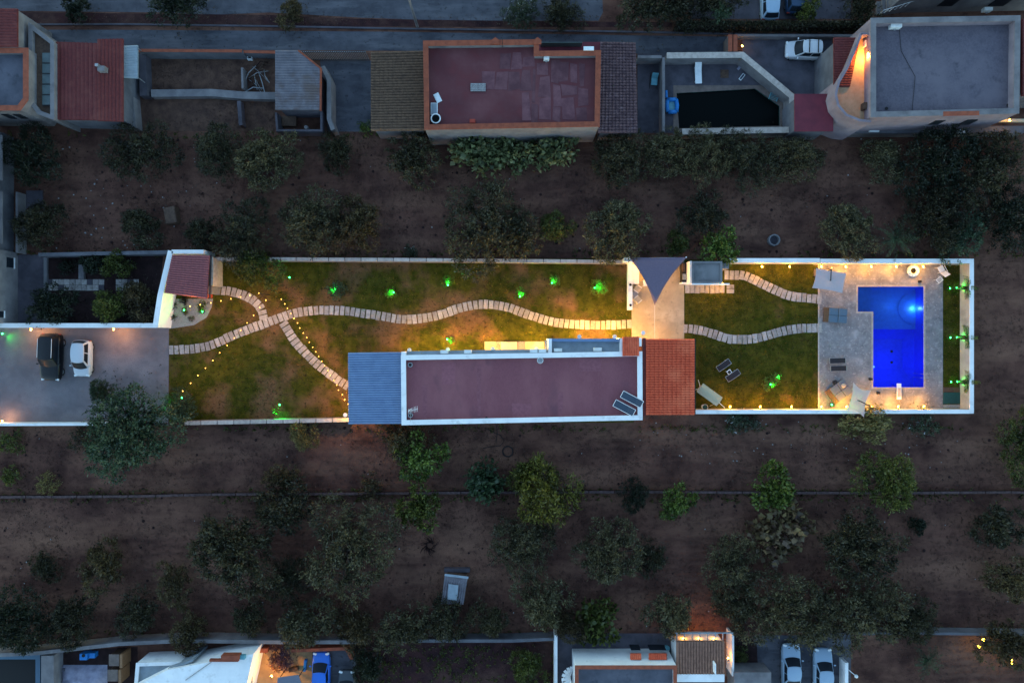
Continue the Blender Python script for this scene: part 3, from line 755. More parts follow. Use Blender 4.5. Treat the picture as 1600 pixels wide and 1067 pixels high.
# shade sail
def sail():
    c = [P(983, 402, 2.9), P(1073, 402, 2.9), P(1023, 477, 2.6)]
    t = empty('shade_sail', P(1025, 430), 0, 'dark purple grey triangular shade sail over the patio', 'shade sail')
    n = 14; vs = []; idx = {}
    def edge(a, b, u, sag):
        m = (c[0] + c[1] + c[2]) / 3; p = a.lerp(b, u); return p.lerp(m, sag * 4 * u * (1 - u))
    for i in range(n + 1):
        for j in range(n + 1 - i):
            k = n - i - j
            b0, b1, b2 = i / n, j / n, k / n
            p = c[0] * b0 + c[1] * b1 + c[2] * b2
            ctr = (c[0] + c[1] + c[2]) / 3
            d = 4 * (b0 * b2 * .17 * (1 - b1) + b1 * b2 * .17 * (1 - b0) + b0 * b1 * .03 * (1 - b2))
            q = p + (ctr - p) * d * 1.0
            q.z -= 5 * b0 * b1 * b2
            idx[(i, j)] = len(vs); vs.append(q)
    fs = []
    for i in range(n):
        for j in range(n - i):
            fs.append((idx[(i, j)], idx[(i + 1, j)], idx[(i, j + 1)]))
            if j < n - i - 1: fs.append((idx[(i + 1, j)], idx[(i + 1, j + 1)], idx[(i, j + 1)]))
    MB().add(vs, fs).build('cloth', M['sail'], t, smooth=True, thick=.01)
    a = P(1023, 477, 2.6); b = P(1023, 533, 3.0)
    MB().tube([a, b], .012, 5).build('rope', M['metal_white'], t)
    for q in (P(983.5, 402, 3.0), P(1072.5, 402, 3.0)):
        MB().cyl(q.x, q.y, 0, 3.0, .05, 10).build('post', M['metal_white'], t)
sail()

def armchair(px, py, rz, label):
    t = empty('armchair', (*P(px, py)[:2], .035), rz, label, 'armchair')
    MB().box(-.3, .3, -.28, .28, .3, .42).build('seat', M['cream'], t, world=False, bevel=.03)
    MB().box(-.34, -.24, -.32, .32, .3, .78).build('backrest', M['cream'], t, world=False, bevel=.03)
    for s_ in (-1, 1):
        MB().box(-.3, .28, s_ * .3 - .03, s_ * .3 + .03, .42, .55).build('armrest', M['metal_white'], t, world=False)
        for q in (-.27, .25): MB().box(q - .02, q + .02, s_ * .27 - .02, s_ * .27 + .02, 0, .32).build('leg', M['metal_white'], t, world=False)
    return t
armchair(995, 452, math.radians(-35), 'upper cream armchair turned towards the small round table')
armchair(995, 468.5, math.radians(40), 'lower cream armchair turned towards the small round table')
t = empty('side_table', (*P(990.5, 461)[:2], .035), 0, 'small round grey table between two cream armchairs', 'table')
MB().cyl(0, 0, .42, .45, .3, 20).build('table_top', M['metal_grey'], t, world=False)
for k in range(3):
    a = k * 2.09; MB().tube([(.1 * math.cos(a), .1 * math.sin(a), .42), (.25 * math.cos(a), .25 * math.sin(a), 0)], .015, 5).build('leg', M['metal_dark'], t, world=False)
t = empty('patio_table', (*P(1008, 443)[:2], .035), .1, 'white square table with a small vase left of the sail', 'table')
MB().box(-.33, .33, -.3, .3, .68, .72).build('table_top', M['plastic_white'], t, world=False, bevel=.01)
for sx in (-1, 1):
    for sy in (-1, 1): MB().box(sx * .28 - .02, sx * .28 + .02, sy * .25 - .02, sy * .25 + .02, 0, .68).build('leg', M['plastic_white'], t, world=False)
t = empty('vase', (*P(1009.5, 440.5, .8)[:2], .755), 0, 'small dark vase on the white square patio table', 'vase')
MB().cyl(0, 0, 0, .12, .05, 10, .07).build('vase_body', M['metal_dark'], t, world=False)
MB().cyl(0, 0, .12, .18, .035, 10, .05).build('neck', M['metal_dark'], t, world=False)

# ------------------------------------------------------------------ the villa
V = flat_house('villa', 'long white villa with flat maroon roof in the middle of the plot', [(627, 555.5), (1003, 549.5), (1003.5, 655.5), (628, 663.5)], 3.2, 3.55, M['white'], M['maroon'], M['white'], pw=.38, cat='villa')
# canopy on the left
wavy_roof(V, [(544, 551), (627, 550), (628, 662), (544.5, 662.5)], [2.95, 3.05, 3.05, 2.95], M['blue_metal'], 30, 1, .09, 0, 'h', name='sheet_canopy')
for y in (556, 606, 657):
    q = P(548, y, 2.8); MB().cyl(q.x, q.y, 0, 2.85, .07, 10).build('canopy_post', M['white'], V)
# tiled canopy on the right
wavy_roof(V, [(1009, 529.5), (1085, 529.5), (1085, 648), (1009, 648)], [3.3, 2.85, 2.85, 3.3], M['tile_orange'], 30, 11, .1, .06, 'h')
MB().strip(PL([(1006.5, 528), (1006.5, 650)], 3.3), .28, 3.0, 3.34).build('ridge_flashing', M['tile_red'], V)
for y in (534, 590, 644):
    q = P(1081, y, 2.7); MB().box(q.x - .12, q.x + .12, q.y - .12, q.y + .12, 0, 2.7).build('canopy_post', M['white'], V)
MB().strip(PL([(1085.8, 529), (1085.8, 648)], 2.8), .1, 2.68, 2.86).build('gutter', M['metal_dark'], V)
# northern annex: ledge roof with air conditioners, sunken service roof, little tiled roof
MB().prism(PL([(634, 548.8), (856, 545.4), (856, 553.5), (634, 557)], 3.0), 2.85, 3.0).build('ledge_roof', M['zinc_pale'], V)
MB().prism(PL([(636, 551), (855, 548), (855, 553), (636, 556)], 2.84), 0, 2.84).build('annex_wall', M['white'], V)
part_box(V, 'parapet_stub', M['white'], 627, 634, 549.5, 555.2, 0, 3.5)
part_box(V, 'service_wall', M['white'], 856.3, 862.3, 529, 556, 0, 3.3)
part_box(V, 'service_parapet', M['blue_metal'], 862.5, 968.8, 529, 534, 0, 3.15)
part_box(V, 'service_deck', M['zinc_pale'], 862.5, 969, 534.2, 551, 0, 2.8)
part_box(V, 'service_wall', M['white'], 969, 972.4, 528.3, 556, 0, 3.3)
for px, py in ((694, 549.8), (731, 549.4), (834, 548.2), (847.5, 548)): ac_unit(V, px, py, 3.0, w=.7)
for px, py in ((872, 547), (934, 546)): ac_unit(V, px, py, 2.8, w=.75)
wavy_roof(V, [(973, 526.5), (998.5, 526), (998.5, 556), (973, 556.5)], [3.45, 3.45, 3.75, 3.75], M['tile_orange'], 7, 6, .05, .04, 'v')
box_px(974.5, 997, 530, 556, 0, 3.2).build('annex_wall', M['white'], V)
part_box(V, 'service_wall', M['white'], 998.8, 1002.6, 528, 541, 0, 3.6)
# blue downpipe bundle
for k in range(4):
    q = P(851.5 + k * 1.2, 532, 2.0); MB().tube([(q.x, q.y, 2.2), (q.x, P(0, 548, 2.6).y, 2.75)], .035, 6).build('pipe', M['blue_metal'], V)
# windows and doors on the north wall (under the ledge)
for x in (660, 715, 780, 820):
    part_box(V, 'window', M['glass'], x - 10, x + 10, 550.6 - 1.2, 550.5 - .2, 1.0, 2.1)
    part_box(V, 'window_sill', M['white'], x - 11, x + 11, 548.6, 550.3, .92, .99)
for (x0, x1, y0, y1) in ((872, 880, 612, 652), (690, 712, 566, 600), (745, 752, 570, 650), (905, 940, 560, 580), (660, 668, 600, 655), (800, 830, 630, 652)):
    MB().prism(PL([(x0, y0), (x1, y0 + 1), (x1 - 1, y1), (x0 + 1, y1)], 3.21), 3.202, 3.207).build('roof_patch', M['roof_seam'], V)
for q_ in ((760, 653), (930, 650)):
    q = P(*q_, 3.2); MB().cyl(q.x, q.y, 3.2, 3.215, .12, 12).build('roof_drain', M['rubber'], V)
# roof fittings
q = P(641, 570, 3.4); rv = MB().cyl(q.x, q.y, 3.2, 3.45, .22, 18).build('roof_vent', M['metal_grey'], V); MB().cyl(q.x, q.y, 3.45, 3.46, .15, 16).build('vent_opening', M['rubber'], rv)
q = P(641, 649, 3.6); rv = MB().cyl(q.x, q.y, 3.2, 3.5, .22, 18).build('roof_vent', M['metal_grey'], V); MB().cyl(q.x, q.y, 3.5, 3.51, .15, 16).build('vent_opening', M['rubber'], rv)
q = P(844, 563, 3.4)
an = MB().torus((q.x, q.y, 3.6), .27, .02, 22, 6).build('dish_antenna', M['plastic_white'], V); MB().sphere((q.x, q.y, 3.58), .25, 14, 6, .15).build('dish_bowl', M['metal_grey'], an); MB().cyl(q.x, q.y - .1, 3.2, 3.6, .03, 8).build('dish_mast', M['metal_grey'], an)
q = P(640.5, 640, 4.2)
am = MB().cyl(q.x, q.y, 3.2, 4.9, .025, 6).build('antenna_mast', M['metal_white'], V)
MB().tube([(q.x - .15, q.y - .12, 4.4), (q.x + .75, q.y + .1, 4.4)], .02, 5).build('antenna_boom', M['metal_white'], am)
for k in range(7):
    f = k / 6; xx = q.x - .1 + .8 * f; yy = q.y - .1 + .2 * f
    MB().tube([(xx, yy - .2 - .06 * (k > 3), 4.4), (xx, yy + .2 + .06 * (k > 3), 4.4)], .012, 4).build('antenna_rod', M['metal_white'], am)
MB().tube([(q.x, q.y, 4.0), (q.x - .02, q.y - 1.2, 3.55), (q.x - .03, q.y - 2.2, 1.0)], .012, 4).build('antenna_cable', M['metal_grey'], am)
# lower terrace with pale slabs in front of the villa
tp = empty('terrace', P(806, 541)); tp['kind'] = 'structure'
for x0, x1, m_ in ((757, 775, 'patio'), (775.4, 781.5, 'deck'), (809, 820, 'deck'), (820.4, 850, 'patio')):
    part_box(tp, 'terrace_slab', M[m_], x0, x1, 533.5, 549, -.02, .12)
part_box(tp, 'terrace_slab', M['deck'], 781.9, 808.6, 533.5, 549, -.02, .10)
t = empty('garden_table', P(795, 541), 0, 'long cream garden table on the small terrace north of villa', 'table')
part_box(t, 'table_top', M['cream'], 782.5, 808, 534.5, 546, .7, .76)
for x in (784, 806.5):
    for y in (536, 545): part_box(t, 'leg', M['wood'], x - .6, x + .6, y - .6, y + .6, .1, .7)

# ------------------------------------------------------------------ loungers and furniture
def lounger(px, py, z, rz, label, cloth, frame, L=1.9, W=.66, arch=0.0, group=None, back=.35):
    t = empty('sun_lounger', (*P(px, py, z + .3)[:2], z), rz, label, 'sun lounger', group)
    h = .32
    pr = []
    n = 14
    for i in range(n + 1):
        x = -L / 2 + L * i / n
        zz = h + arch * (1 - (2 * x / L) ** 2)
        if x > L * .18: zz += (x - L * .18) * back
        pr.append((x, zz))
    vs = [(x, -W / 2 + .05, zz) for x, zz in pr] + [(x, W / 2 - .05, zz) for x, zz in pr]
    MB().add(vs, [(i, i + 1, n + 2 + i, n + 1 + i) for i in range(n)]).build('sling', cloth, t, world=False, thick=-.02)
    for s_ in (-1, 1):
        MB().tube([(x, s_ * (W / 2 - .03), zz) for x, zz in pr], .028, 6).build('side_rail', frame, t, world=False)
        for q in (-L * .36, L * .3):
            zq = h + arch * (1 - (2 * q / L) ** 2)
            MB().tube([(q, s_ * (W / 2 - .03), zq), (q * 1.06, s_ * (W / 2 - .03), 0)], .022, 6).build('leg', frame, t, world=False)
    for k, q in enumerate((0, n)):
        MB().tube([(pr[q][0], -W / 2 + .03, pr[q][1]), (pr[q][0], W / 2 - .03, pr[q][1])], .028, 6).build('end_rail', frame, t, world=False)
    return t
lounger(987, 623.5, 3.2, math.radians(-28), 'upper of two navy loungers in the villa roof corner', M['navy_cloth'], M['metal_white'], L=2.05, W=.72)
lounger(975, 637, 3.2, math.radians(-28), 'lower of two navy loungers in the villa roof corner', M['navy_cloth'], M['metal_white'], L=2.0, W=.72)
lounger(1130.5, 570.5, .01, math.radians(35), 'dark curved lounger on east lawn, upper left of small table', M['black_cloth'], M['zinc_pale'], L=1.4, W=.62, arch=.12, back=.2)
lounger(1145, 586.5, .01, math.radians(35), 'dark curved lounger on east lawn, lower right of small table', M['black_cloth'], M['zinc_pale'], L=1.4, W=.62, arch=.12, back=.2)
lounger(1308, 563.5, .03, math.radians(2), 'upper of two black loungers on the left side of the pool deck', M['black_cloth'], M['metal_grey'], L=1.45, W=.6)
lounger(1309.5, 575.5, .03, math.radians(2), 'lower of two black loungers on the left side of the pool deck', M['black_cloth'], M['metal_grey'], L=1.45, W=.6)
def small_table(px, py, z, rz, label, m1, w=.5):
    t = empty('small_table', (*P(px, py, z)[:2], z), rz, label, 'table')
    MB().box(-w / 2, w / 2, -w / 2, w / 2, .38, .41).build('table_top', m1, t, world=False)
    for sx in (-1, 1):
        for sy in (-1, 1): MB().box(sx * w * .42 - .02, sx * w * .42 + .02, sy * w * .42 - .02, sy * w * .42 + .02, 0, .38).build('leg', M['metal_white'], t, world=False)
    MB().ring([(-w / 2 - .03, -w / 2 - .03), (w / 2 + .03, -w / 2 - .03), (w / 2 + .03, w / 2 + .03), (-w / 2 - .03, w / 2 + .03)], [(-w / 2 + .03, -w / 2 + .03), (w / 2 - .03, -w / 2 + .03), (w / 2 - .03, w / 2 - .03), (-w / 2 + .03, w / 2 - .03)], .4, .43).build('rim', M['metal_white'], t, world=False)
    return t
small_table(1137.5, 581, .01, math.radians(35), 'small square dark table between the two curved lawn loungers', M['metal_dark'], .36)

def daybed(px, py, rz, label, cm, w=2.1, d=1.4, slat=True, pillow=None):
    t = empty('daybed', (*P(px, py)[:2], .035), rz, label, 'daybed')
    MB().box(-w / 2, w / 2, -d / 2, d / 2, .22, .3).build('frame', M['wood_dk'], t, world=False)
    for sx in (-1, 1):
        for sy in (-1, 1): MB().box(sx * w * .45 - .04, sx * w * .45 + .04, sy * d * .43 - .04, sy * d * .43 + .04, 0, .22).build('leg', M['wood_dk'], t, world=False)
    for sy in (-1, 1):
        for (xa, xb, nm) in ((-w * .28, w * .12, 'seat_cushion'), (w * .13, w * .5, 'back_cushion')):
            MB().box(xa, xb, min(sy * .01, sy * d / 2), max(sy * .01, sy * d / 2), .3, .44 + (.06 if nm[0] == 'b' else 0)).build(nm, cm, t, world=False, bevel=.04)
    for k in range(5):
        x = -w / 2 + .05 + k * w * .045
        MB().box(x, x + w * .022, -d / 2, d / 2, .3, .33).build('slat', M['wood'], t, world=False)
    if pillow:
        MB().sphere((w * .3, d * .18, .56), .22, 12, 6, .4).build('pillow', M['cushion_tan'], t, world=False, smooth=True)
    return t
daybed(1302, 493, math.radians(-4), 'blue grey double daybed beside the pool deck upper edge', M['cushion_blue'], 2.2, 1.4)
daybed(1308, 611.5, math.radians(37), 'grey double daybed with tan pillow under the lower parasol', M['cushion_grey'], 2.1, 1.55, pillow=True)

def parasol(corners, center, zc, zk, armend, label, mat, sag=.13):
    c = P(*center, zc)
    t = empty('parasol', (c.x, c.y, 0), 0, label, 'parasol')
    cs = [P(*q, zk) for q in corners]
    vs = [c]; fs = []
    K = 10; Rr = 5
    rim = []
    for i in range(4):
        a = cs[i]; b = cs[(i + 1) % 4]
        for k in range(K):
            u = k / K; p = a.lerp(b, u); p = p.lerp(c, sag * 4 * u * (1 - u)); p.z = zk + .1 * 4 * u * (1 - u); rim.append(p)
    n = len(rim)
    for r in range(1, Rr + 1):
        for p in rim:
            f = r / Rr
            q = c.lerp(p, f); q.z -= .12 * f * (1 - f) * 2
            vs.append(q)
    for i in range(n): fs.append((0, 1 + (i + 1) % n, 1 + i))
    for r in range(Rr - 1):
        for i in range(n): fs.append((1 + r * n + i, 1 + r * n + (i + 1) % n, 1 + (r + 1) * n + (i + 1) % n, 1 + (r + 1) * n + i))
    MB().add(vs, fs).build('canopy', mat, t, smooth=False, thick=.008)
    for q in cs:
        MB().tube([c - Vector((0, 0, .06)), c.lerp(q, .5) - Vector((0, 0, .12)), q - Vector((0, 0, .04))], .014, 5).build('rib', M['metal_dark'], t)
    ae = P(*armend, zc + .25)
    MB().tube([c + Vector((0, 0, .14)), ae], .05, 8).build('arm', M['metal_dark'], t)
    MB().cyl(c.x, c.y, zc - .05, zc + .16, .045, 8).build('hub', M['metal_dark'], t)
    MB().cyl(ae.x, ae.y, .03, zc + .3, .045, 10).build('mast', M['metal_dark'], t)
    MB().box(ae.x - .35, ae.x + .35, ae.y - .35, ae.y + .35, .035, .1).build('base_plate', M['concrete_dk'], t)
    return t
parasol([(1269, 450), (1316, 458), (1322.5, 427), (1275, 419)], (1297, 438.5), 2.7, 2.35, (1298.7, 421.5), 'pale lavender square parasol at the upper left pool deck corner', M['parasol'], .05)
parasol([(1322.5, 640), (1350, 652), (1361, 610), (1333, 597)], (1340.4, 625.4), 2.6, 2.3, (1357, 633), 'pale pointed parasol reaching over the south pool wall', M['parasol2'], .22)

# deck things
def cube_stool(px, py, rz, label, nm='cube_stool', cat='stool', s_=.34):
    t = empty(nm, (*P(px, py)[:2], .035), rz, label, cat)
    MB().box(-s_ / 2, s_ / 2, -s_ / 2, s_ / 2, .03, .36).build('body', M['metal_dark'], t, world=False, bevel=.02)
    MB().box(-s_ / 2 + .03, s_ / 2 - .03, -s_ / 2 + .03, s_ / 2 - .03, .36, .4).build('top', M['black_cloth'], t, world=False, bevel=.015)
    MB().box(-s_ / 2 + .04, s_ / 2 - .04, -s_ / 2 + .04, s_ / 2 - .04, 0, .03).build('foot', M['metal_grey'], t, world=False)
    return t
cube_stool(1303, 597, .5, 'dark cube stool above the grey daybed')
cube_stool(1358.5, 592, .05, 'small dark cube beside the pool lower left edge', s_=.24)
cube_stool(1370.5, 613.5, .05, 'small dark cube below the pool lower left corner', s_=.24)
q = P(1437.5, 440, .2); t = empty('deck_bollard', (q.x, q.y, .035), 0, 'small black round bollard above the pool upper right corner', 'bollard')
MB().cyl(0, 0, 0, .3, .12, 14).build('body', M['metal_dark'], t, world=False); MB().sphere((0, 0, .3), .12, 12, 6, .5).build('cap', M['rubber'], t, world=False)
q = P(1425, 423.5); t = empty('inflatable_ring', (q.x, q.y, .035), 0, 'white and blue swim ring lying on the deck by the wall', 'swim ring')
MB().torus((0, 0, .17), .43, .165, 28, 10).build('tube', M['plastic_white'], t, world=False, smooth=True)
for k in range(10):
    a = k * .628; MB().sphere((.46 * math.cos(a), .46 * math.sin(a), .315), .06, 8, 5, .35).build('dot', M['plastic_blue'], t, world=False)
MB().cyl(0, 0, 0, .02, .3, 18).build('mat', M['rubber'], t, world=False)
# white folding chair and foot stool
t = empty('deck_chair', (*P(1468, 424)[:2], .035), math.radians(-62), 'white wire garden chair in the upper right deck corner', 'chair')
MB().box(-.5, .1, -.28, .28, .36, .39).build('seat', M['metal_white'], t, world=False)
MB().obox((.36, 0, .62), (.62, .56, .03), 0, tilt=-.75).build('backrest', M['metal_white'], t, world=False)
for s_ in (-1, 1):
    for xx in (-.46, .06): MB().tube([(xx, s_ * .27, .37), (xx * 1.1, s_ * .29, 0)], .018, 6).build('leg', M['metal_white'], t, world=False)
    MB().tube([(-.45, s_ * .31, .58), (.3, s_ * .31, .6)], .02, 6).build('armrest', M['metal_white'], t, world=False)
t = empty('foot_stool', (*P(1464, 438)[:2], .035), .7, 'small white wire stool below the white garden chair', 'stool')
MB().ring([(-.28, -.24), (.28, -.24), (.28, .24), (-.28, .24)], [(-.24, -.2), (.24, -.2), (.24, .2), (-.24, .2)], .36, .39).build('frame', M['metal_white'], t, world=False)
for k in range(6): MB().box(-.22 + k * .08, -.2 + k * .08, -.2, .2, .365, .38).build('wire', M['metal_white'], t, world=False)
for sx in (-1, 1):
    for sy in (-1, 1): MB().tube([(sx * .26, sy * .22, .37), (sx * .28, sy * .24, 0)], .015, 5).build('leg', M['metal_white'], t, world=False)
# torch by the upper parasol
q = P(1297.5, 419, .9); t = empty('torch', (q.x, q.y, .03), 0, 'burning garden torch beside the upper parasol mast', 'torch')
MB().cyl(0, 0, 0, .95, .025, 8).build('stake', M['wood_dk'], t, world=False); MB().cyl(0, 0, .95, 1.1, .05, 10, .08).build('bowl', M['metal_dark'], t, world=False)
MB().cyl(0, 0, 1.1, 1.28, .05, 8, .005).build('flame', M['string_bulb'], t, world=False)

# swing with cream canopy
t = empty('garden_swing', (*P(1100, 614)[:2], .01), math.radians(-36), 'cream canopied garden swing beside the red tiled canopy', 'garden swing')
cv = []
for i in range(9):
    u = i / 8; x = -1.15 + 2.3 * u
    cv += [(x, -.52, 1.95), (x, -.1, 2.1), (x, .1, 2.1), (x, .5, 1.93)]
MB().add(cv, [(i * 4 + j, (i + 1) * 4 + j, (i + 1) * 4 + j + 1, i * 4 + j + 1) for i in range(8) for j in range(3)]).build('canopy', fabric('cream_canopy', (.62, .58, .42), .4), t, world=False, thick=.01)
MB().box(-.85, .85, -.3, .25, .42, .52).build('seat', M['cream'], t, world=False, bevel=.03)
MB().obox((0, .36, .75), (1.7, .08, .5), 0).build('backrest', M['cream'], t, world=False, bevel=.03)
for s_ in (-1, 1):
    for sy in (-1, 1): MB().tube([(s_ * 1.1, 0, 1.98), (s_ * 1.2, sy * .7, 0)], .025, 6).build('leg', M['metal_white'], t, world=False)
    MB().tube([(s_ * .85, 0, 1.95), (s_ * .85, 0, .45)], .012, 5).build('hanger', M['metal_grey'], t, world=False)
MB().tube([(1.15, -.1, 2.0), (2.0, -.15, 1.62)], .025, 6).build('guy_pole', M['metal_white'], t, world=False)
t = empty('bistro_table', (*P(1098.5, 635)[:2], .01), 0, 'round white bistro table in the corner by the garden swing', 'table')
MB().torus((0, 0, .7), .27, .02, 20, 6).build('rim', M['metal_white'], t, world=False)
MB().cyl(0, 0, .69, .7, .26, 20).build('table_top', M['teal_mat'], t, world=False)
MB().cyl(0, 0, 0, .7, .03, 8).build('leg', M['metal_white'], t, world=False); MB().cyl(0, 0, 0, .02, .2, 14).build('foot', M['metal_white'], t, world=False)
# teal mat at the palms
t = empty('teal_pad', P(1488, 622), 0, 'dark teal rectangular pad at the south end of the palm strip', 'pad')
part_box(t, 'pad_cover', M['teal_mat'], 1474, 1502, 613, 631, .012, .08, bevel=.02)
part_box(t, 'edge_border', M['gravel_white'], 1474, 1502, 632, 637, .012, .05)
part_box(t, 'planted_edge', M['soil_tan'], 1474, 1502, 605, 612.5, .012, .05)

# ------------------------------------------------------------------ the pool and its deck
def pool():
    hx0, hx1, hy0, hy1 = 1335, 1448, 443, 610
    ox0, ox1, oy0, oy1 = 1279, 1473, 406, 641
    z = .03
    dk = MB()
    xs = [ox0, 1340, 1364, 1443, ox1]; ys = [oy0, 448, 487, 605, oy1]
    for i in range(4):
        for j in range(4):
            if i == 2 and j in (1, 2): continue
            if i == 1 and j == 1: continue
            a = P(xs[i], ys[j + 1]); b = P(xs[i + 1], ys[j]); dk.sheet([(a.x, a.y), (b.x, a.y), (b.x, b.y), (a.x, b.y)], z)
    struct('pool_deck', dk, M['deck'])
    struct('deck_edge', MB().strip(PL([(1279, 406), (1279, 641)]), .12, 0, .034), M['coping_tan'])
    t = empty('swimming_pool', P(1391, 527), 0, 'lit blue L-shaped swimming pool in the stone deck', 'swimming pool')
    W = lambda x, y, zz: tuple(P(x, y)[:2]) + (zz,)
    def quad(mb, pts): mb.add(pts, [(0, 1, 2, 3)])
    # shell walls
    PLY = POOL_L
    sh = MB()
    for i in range(len(PLY)):
        a = PLY[i]; b = PLY[(i + 1) % len(PLY)]
        quad(sh, [W(*a, -2.6), W(*b, -2.6), W(*b, .03), W(*a, .03)])
    sh.build('pool_shell', M['liner'], t)
    # floors
    fl = MB()
    quad(fl, [W(1360, 487, -1.35), W(1443, 487, -1.35), W(1443, 448, -1.35), W(1360, 448, -1.35)])
    quad(fl, [W(1364, 514, -1.35), W(1443, 514, -1.35), W(1443, 487, -1.35), W(1364, 487, -1.35)])
    fl.build('shallow_floor', M['liner_pale'], t)
    part_box(t, 'sun_shelf', M['liner_pale'], 1340.2, 1360, 448.2, 486.8, -1.34, -.45)
    hp = MB()  # hopper
    o_ = [(1364, 605), (1443, 605), (1443, 514), (1364, 514)]; i_ = [(1386, 580), (1430, 580), (1430, 536), (1386, 536)]
    O = [W(1364, 605, -1.5), W(1443, 605, -1.5), W(1443, 514, -1.6), W(1364, 514, -1.6)]; I = [W(1384, 578, -2.4), W(1432, 578, -2.4), W(1432, 530, -2.4), W(1384, 530, -2.4)]
    for k in range(4):
        quad(hp, [O[k], O[(k + 1) % 4], I[(k + 1) % 4], I[k]])
    quad(hp, I)
    quad(hp, [W(1364, 514, -1.6), W(1443, 514, -1.6), W(1443, 514, -1.35), W(1364, 514, -1.35)])
    hp.build('deep_floor', M['liner'], t)
    for y in (549, 566):
        p = P(1393, y, -2.4); MB().cyl(p.x, p.y, -2.41, -2.36, .13, 14).build('drain', M['pool_black'], t)
    # round steps beside the lamp
    p = P(1427, 482, -1.3)
    MB().cyl(p.x, p.y, -1.349, -1.31, 1.5, 32).build('round_step', M['liner_pale'], t)
    # rim
    rim = MB()
    pw = PL(PLY)
    rim.ring(inset(pw, -.16), inset(pw, .005), .005, .04).build('pool_rim', M['coping_tan'], t)
    MB().sheet(inset(pw, .008), -.09).build('water', M['water'], t)
    # lamps of the pool, and added lights in the water without a lamp
    p = P(1441.5, 481.5, -.5)
    MB().sphere((p.x, p.y, -.5), .12, 12, 8).build('pool_lamp', M['pool_lens'], t)
    off = root_of(t).location
    q = P(1429, 482, -1.0); point_light(t, (q.x - off.x, q.y - off.y, -1.0), 30, (.25, .62, 1.0), .12)
    q = P(1400, 478, -.4); point_light(t, (q.x - off.x, q.y - off.y, -.4), 10, (.16, .5, 1.0), .15)  # light in open water, no lamp body here
    p = P(1365, 573, -.7)
    MB().sphere((p.x, p.y, -.7), .1, 12, 8).build('pool_lamp', M['blue_lens'], t)
    q = P(1370, 573, -.7); point_light(t, (q.x - off.x, q.y - off.y, -.7), 14, (.02, .05, 1.0), .12)
    q = P(1398, 566, -.6); point_light(t, (q.x - off.x, q.y - off.y, -.5), 55, (.0, .0, 1.0), .2)  # added broad blue fill for the deep end, no lamp sits here
    # ladder
    for yy in (584, 590):
        a = P(1446, yy); MB().tube([(a.x, a.y, .03), (a.x, a.y, .5), (a.x - .45, a.y, .5), (a.x - .5, a.y, -1.2)], .022, 6).build('ladder_rail', M['metal_grey'], t)
    # springboard
    b = empty('springboard', P(1405, 618), 0, 'white diving board over the lower edge of the pool', 'diving board')
    part_box(b, 'board', M['plastic_white'], 1401.5, 1408.5, 599, 624, .42, .48, bevel=.02)
    part_box(b, 'stand', M['metal_grey'], 1402.5, 1407.5, 612, 621, .03, .42)
    part_box(b, 'grip_strip', M['coping_tan'], 1402.5, 1407.5, 606, 620, .481, .487)
pool()

# ------------------------------------------------------------------ lamps
def wall_lamp(px, py, z, label, power=85, color=WARM, side=1, group='warm wall lamps', hood=False):
    p = P(px, py, z)
    t = empty('wall_lamp', (p.x, p.y, z), 0, label, 'wall lamp', group)
    MB().box(-.03, .03, 0, .26 * side, -.02, .02).build('bracket', M['metal_dark'], t, world=False)
    MB().sphere((0, 0, 0), .1, 12, 8).build('globe', M['warm_bulb'], t, world=False, smooth=True)
    MB().cyl(0, 0, .085, .12, .06, 10).build('cap', M['metal_dark'], t, world=False)
    if hood: MB().cyl(0, 0, .121, .15, .2, 16).build('hood', M['white'], t, world=False)
    point_light(t, (0, -.17 * side, -.06), power, color, .08)
    return t
for i, x in enumerate((1191, 1234, 1284, 1322, 1362, 1401, 1443)):
    wall_lamp(x, 416.5, 1.2, ORD[i] + ' warm globe lamp from the left on the north wall of lawn and pool')
for i, x in enumerate((1141, 1188, 1237, 1284, 1323, 1363, 1404, 1444)):
    wall_lamp(x, 635.5, 1.2, ORD[i] + ' warm globe lamp from the left on the south wall of lawn and pool', side=-1)
for i, x in enumerate((1006, 1030)):
    wall_lamp(x, 409, 1.9, ('left' if i == 0 else 'right') + ' warm lamp on the white wall behind the shade sail', power=75)
wall_lamp(1128.5, 443, 2.0, 'warm lamp under the eave of the small grey roofed block', power=130)
wall_lamp(48, 514.5, 1.6, 'warm lamp on parking wall nearest the black car', power=75, color=(1, .42, .12))
wall_lamp(177, 514.5, 1.6, 'warm lamp on parking wall nearest the tiled gatehouse', power=75, color=(1, .42, .12))
wall_lamp(3, 658, 1.0, 'warm lamp at lower left end of the parking', power=26, side=-1, color=(1, .5, .25))
# lamps on the villa's walls, under eaves and ledges
for i, (x, y, z, pw) in enumerate(((640, 547, 2.1, 170), (700, 546, 2.1, 330), (770, 545, 2.1, 330), (838, 545, 2.1, 330), (905, 526, 2.2, 520), (960, 526, 2.2, 520))):
    wall_lamp(x, y, z, ORD[i] + ' warm lamp from the left on the villa north wall', power=pw, side=-1, color=(1, .5, .07), hood=True)
wall_lamp(1030, 540, 2.4, 'warm lamp under the red tiled canopy facing the patio', power=85, side=-1, color=(1, .52, .12))
wall_lamp(540, 648, 2.2, 'warm lamp at the lower left corner of the blue sheet canopy', power=110, hood=True, side=-1, color=(1, .45, .06))
wall_lamp(1004.5, 520, 2.6, 'warm lamp on the wall beside the little tiled roof', power=90, hood=True, side=-1)

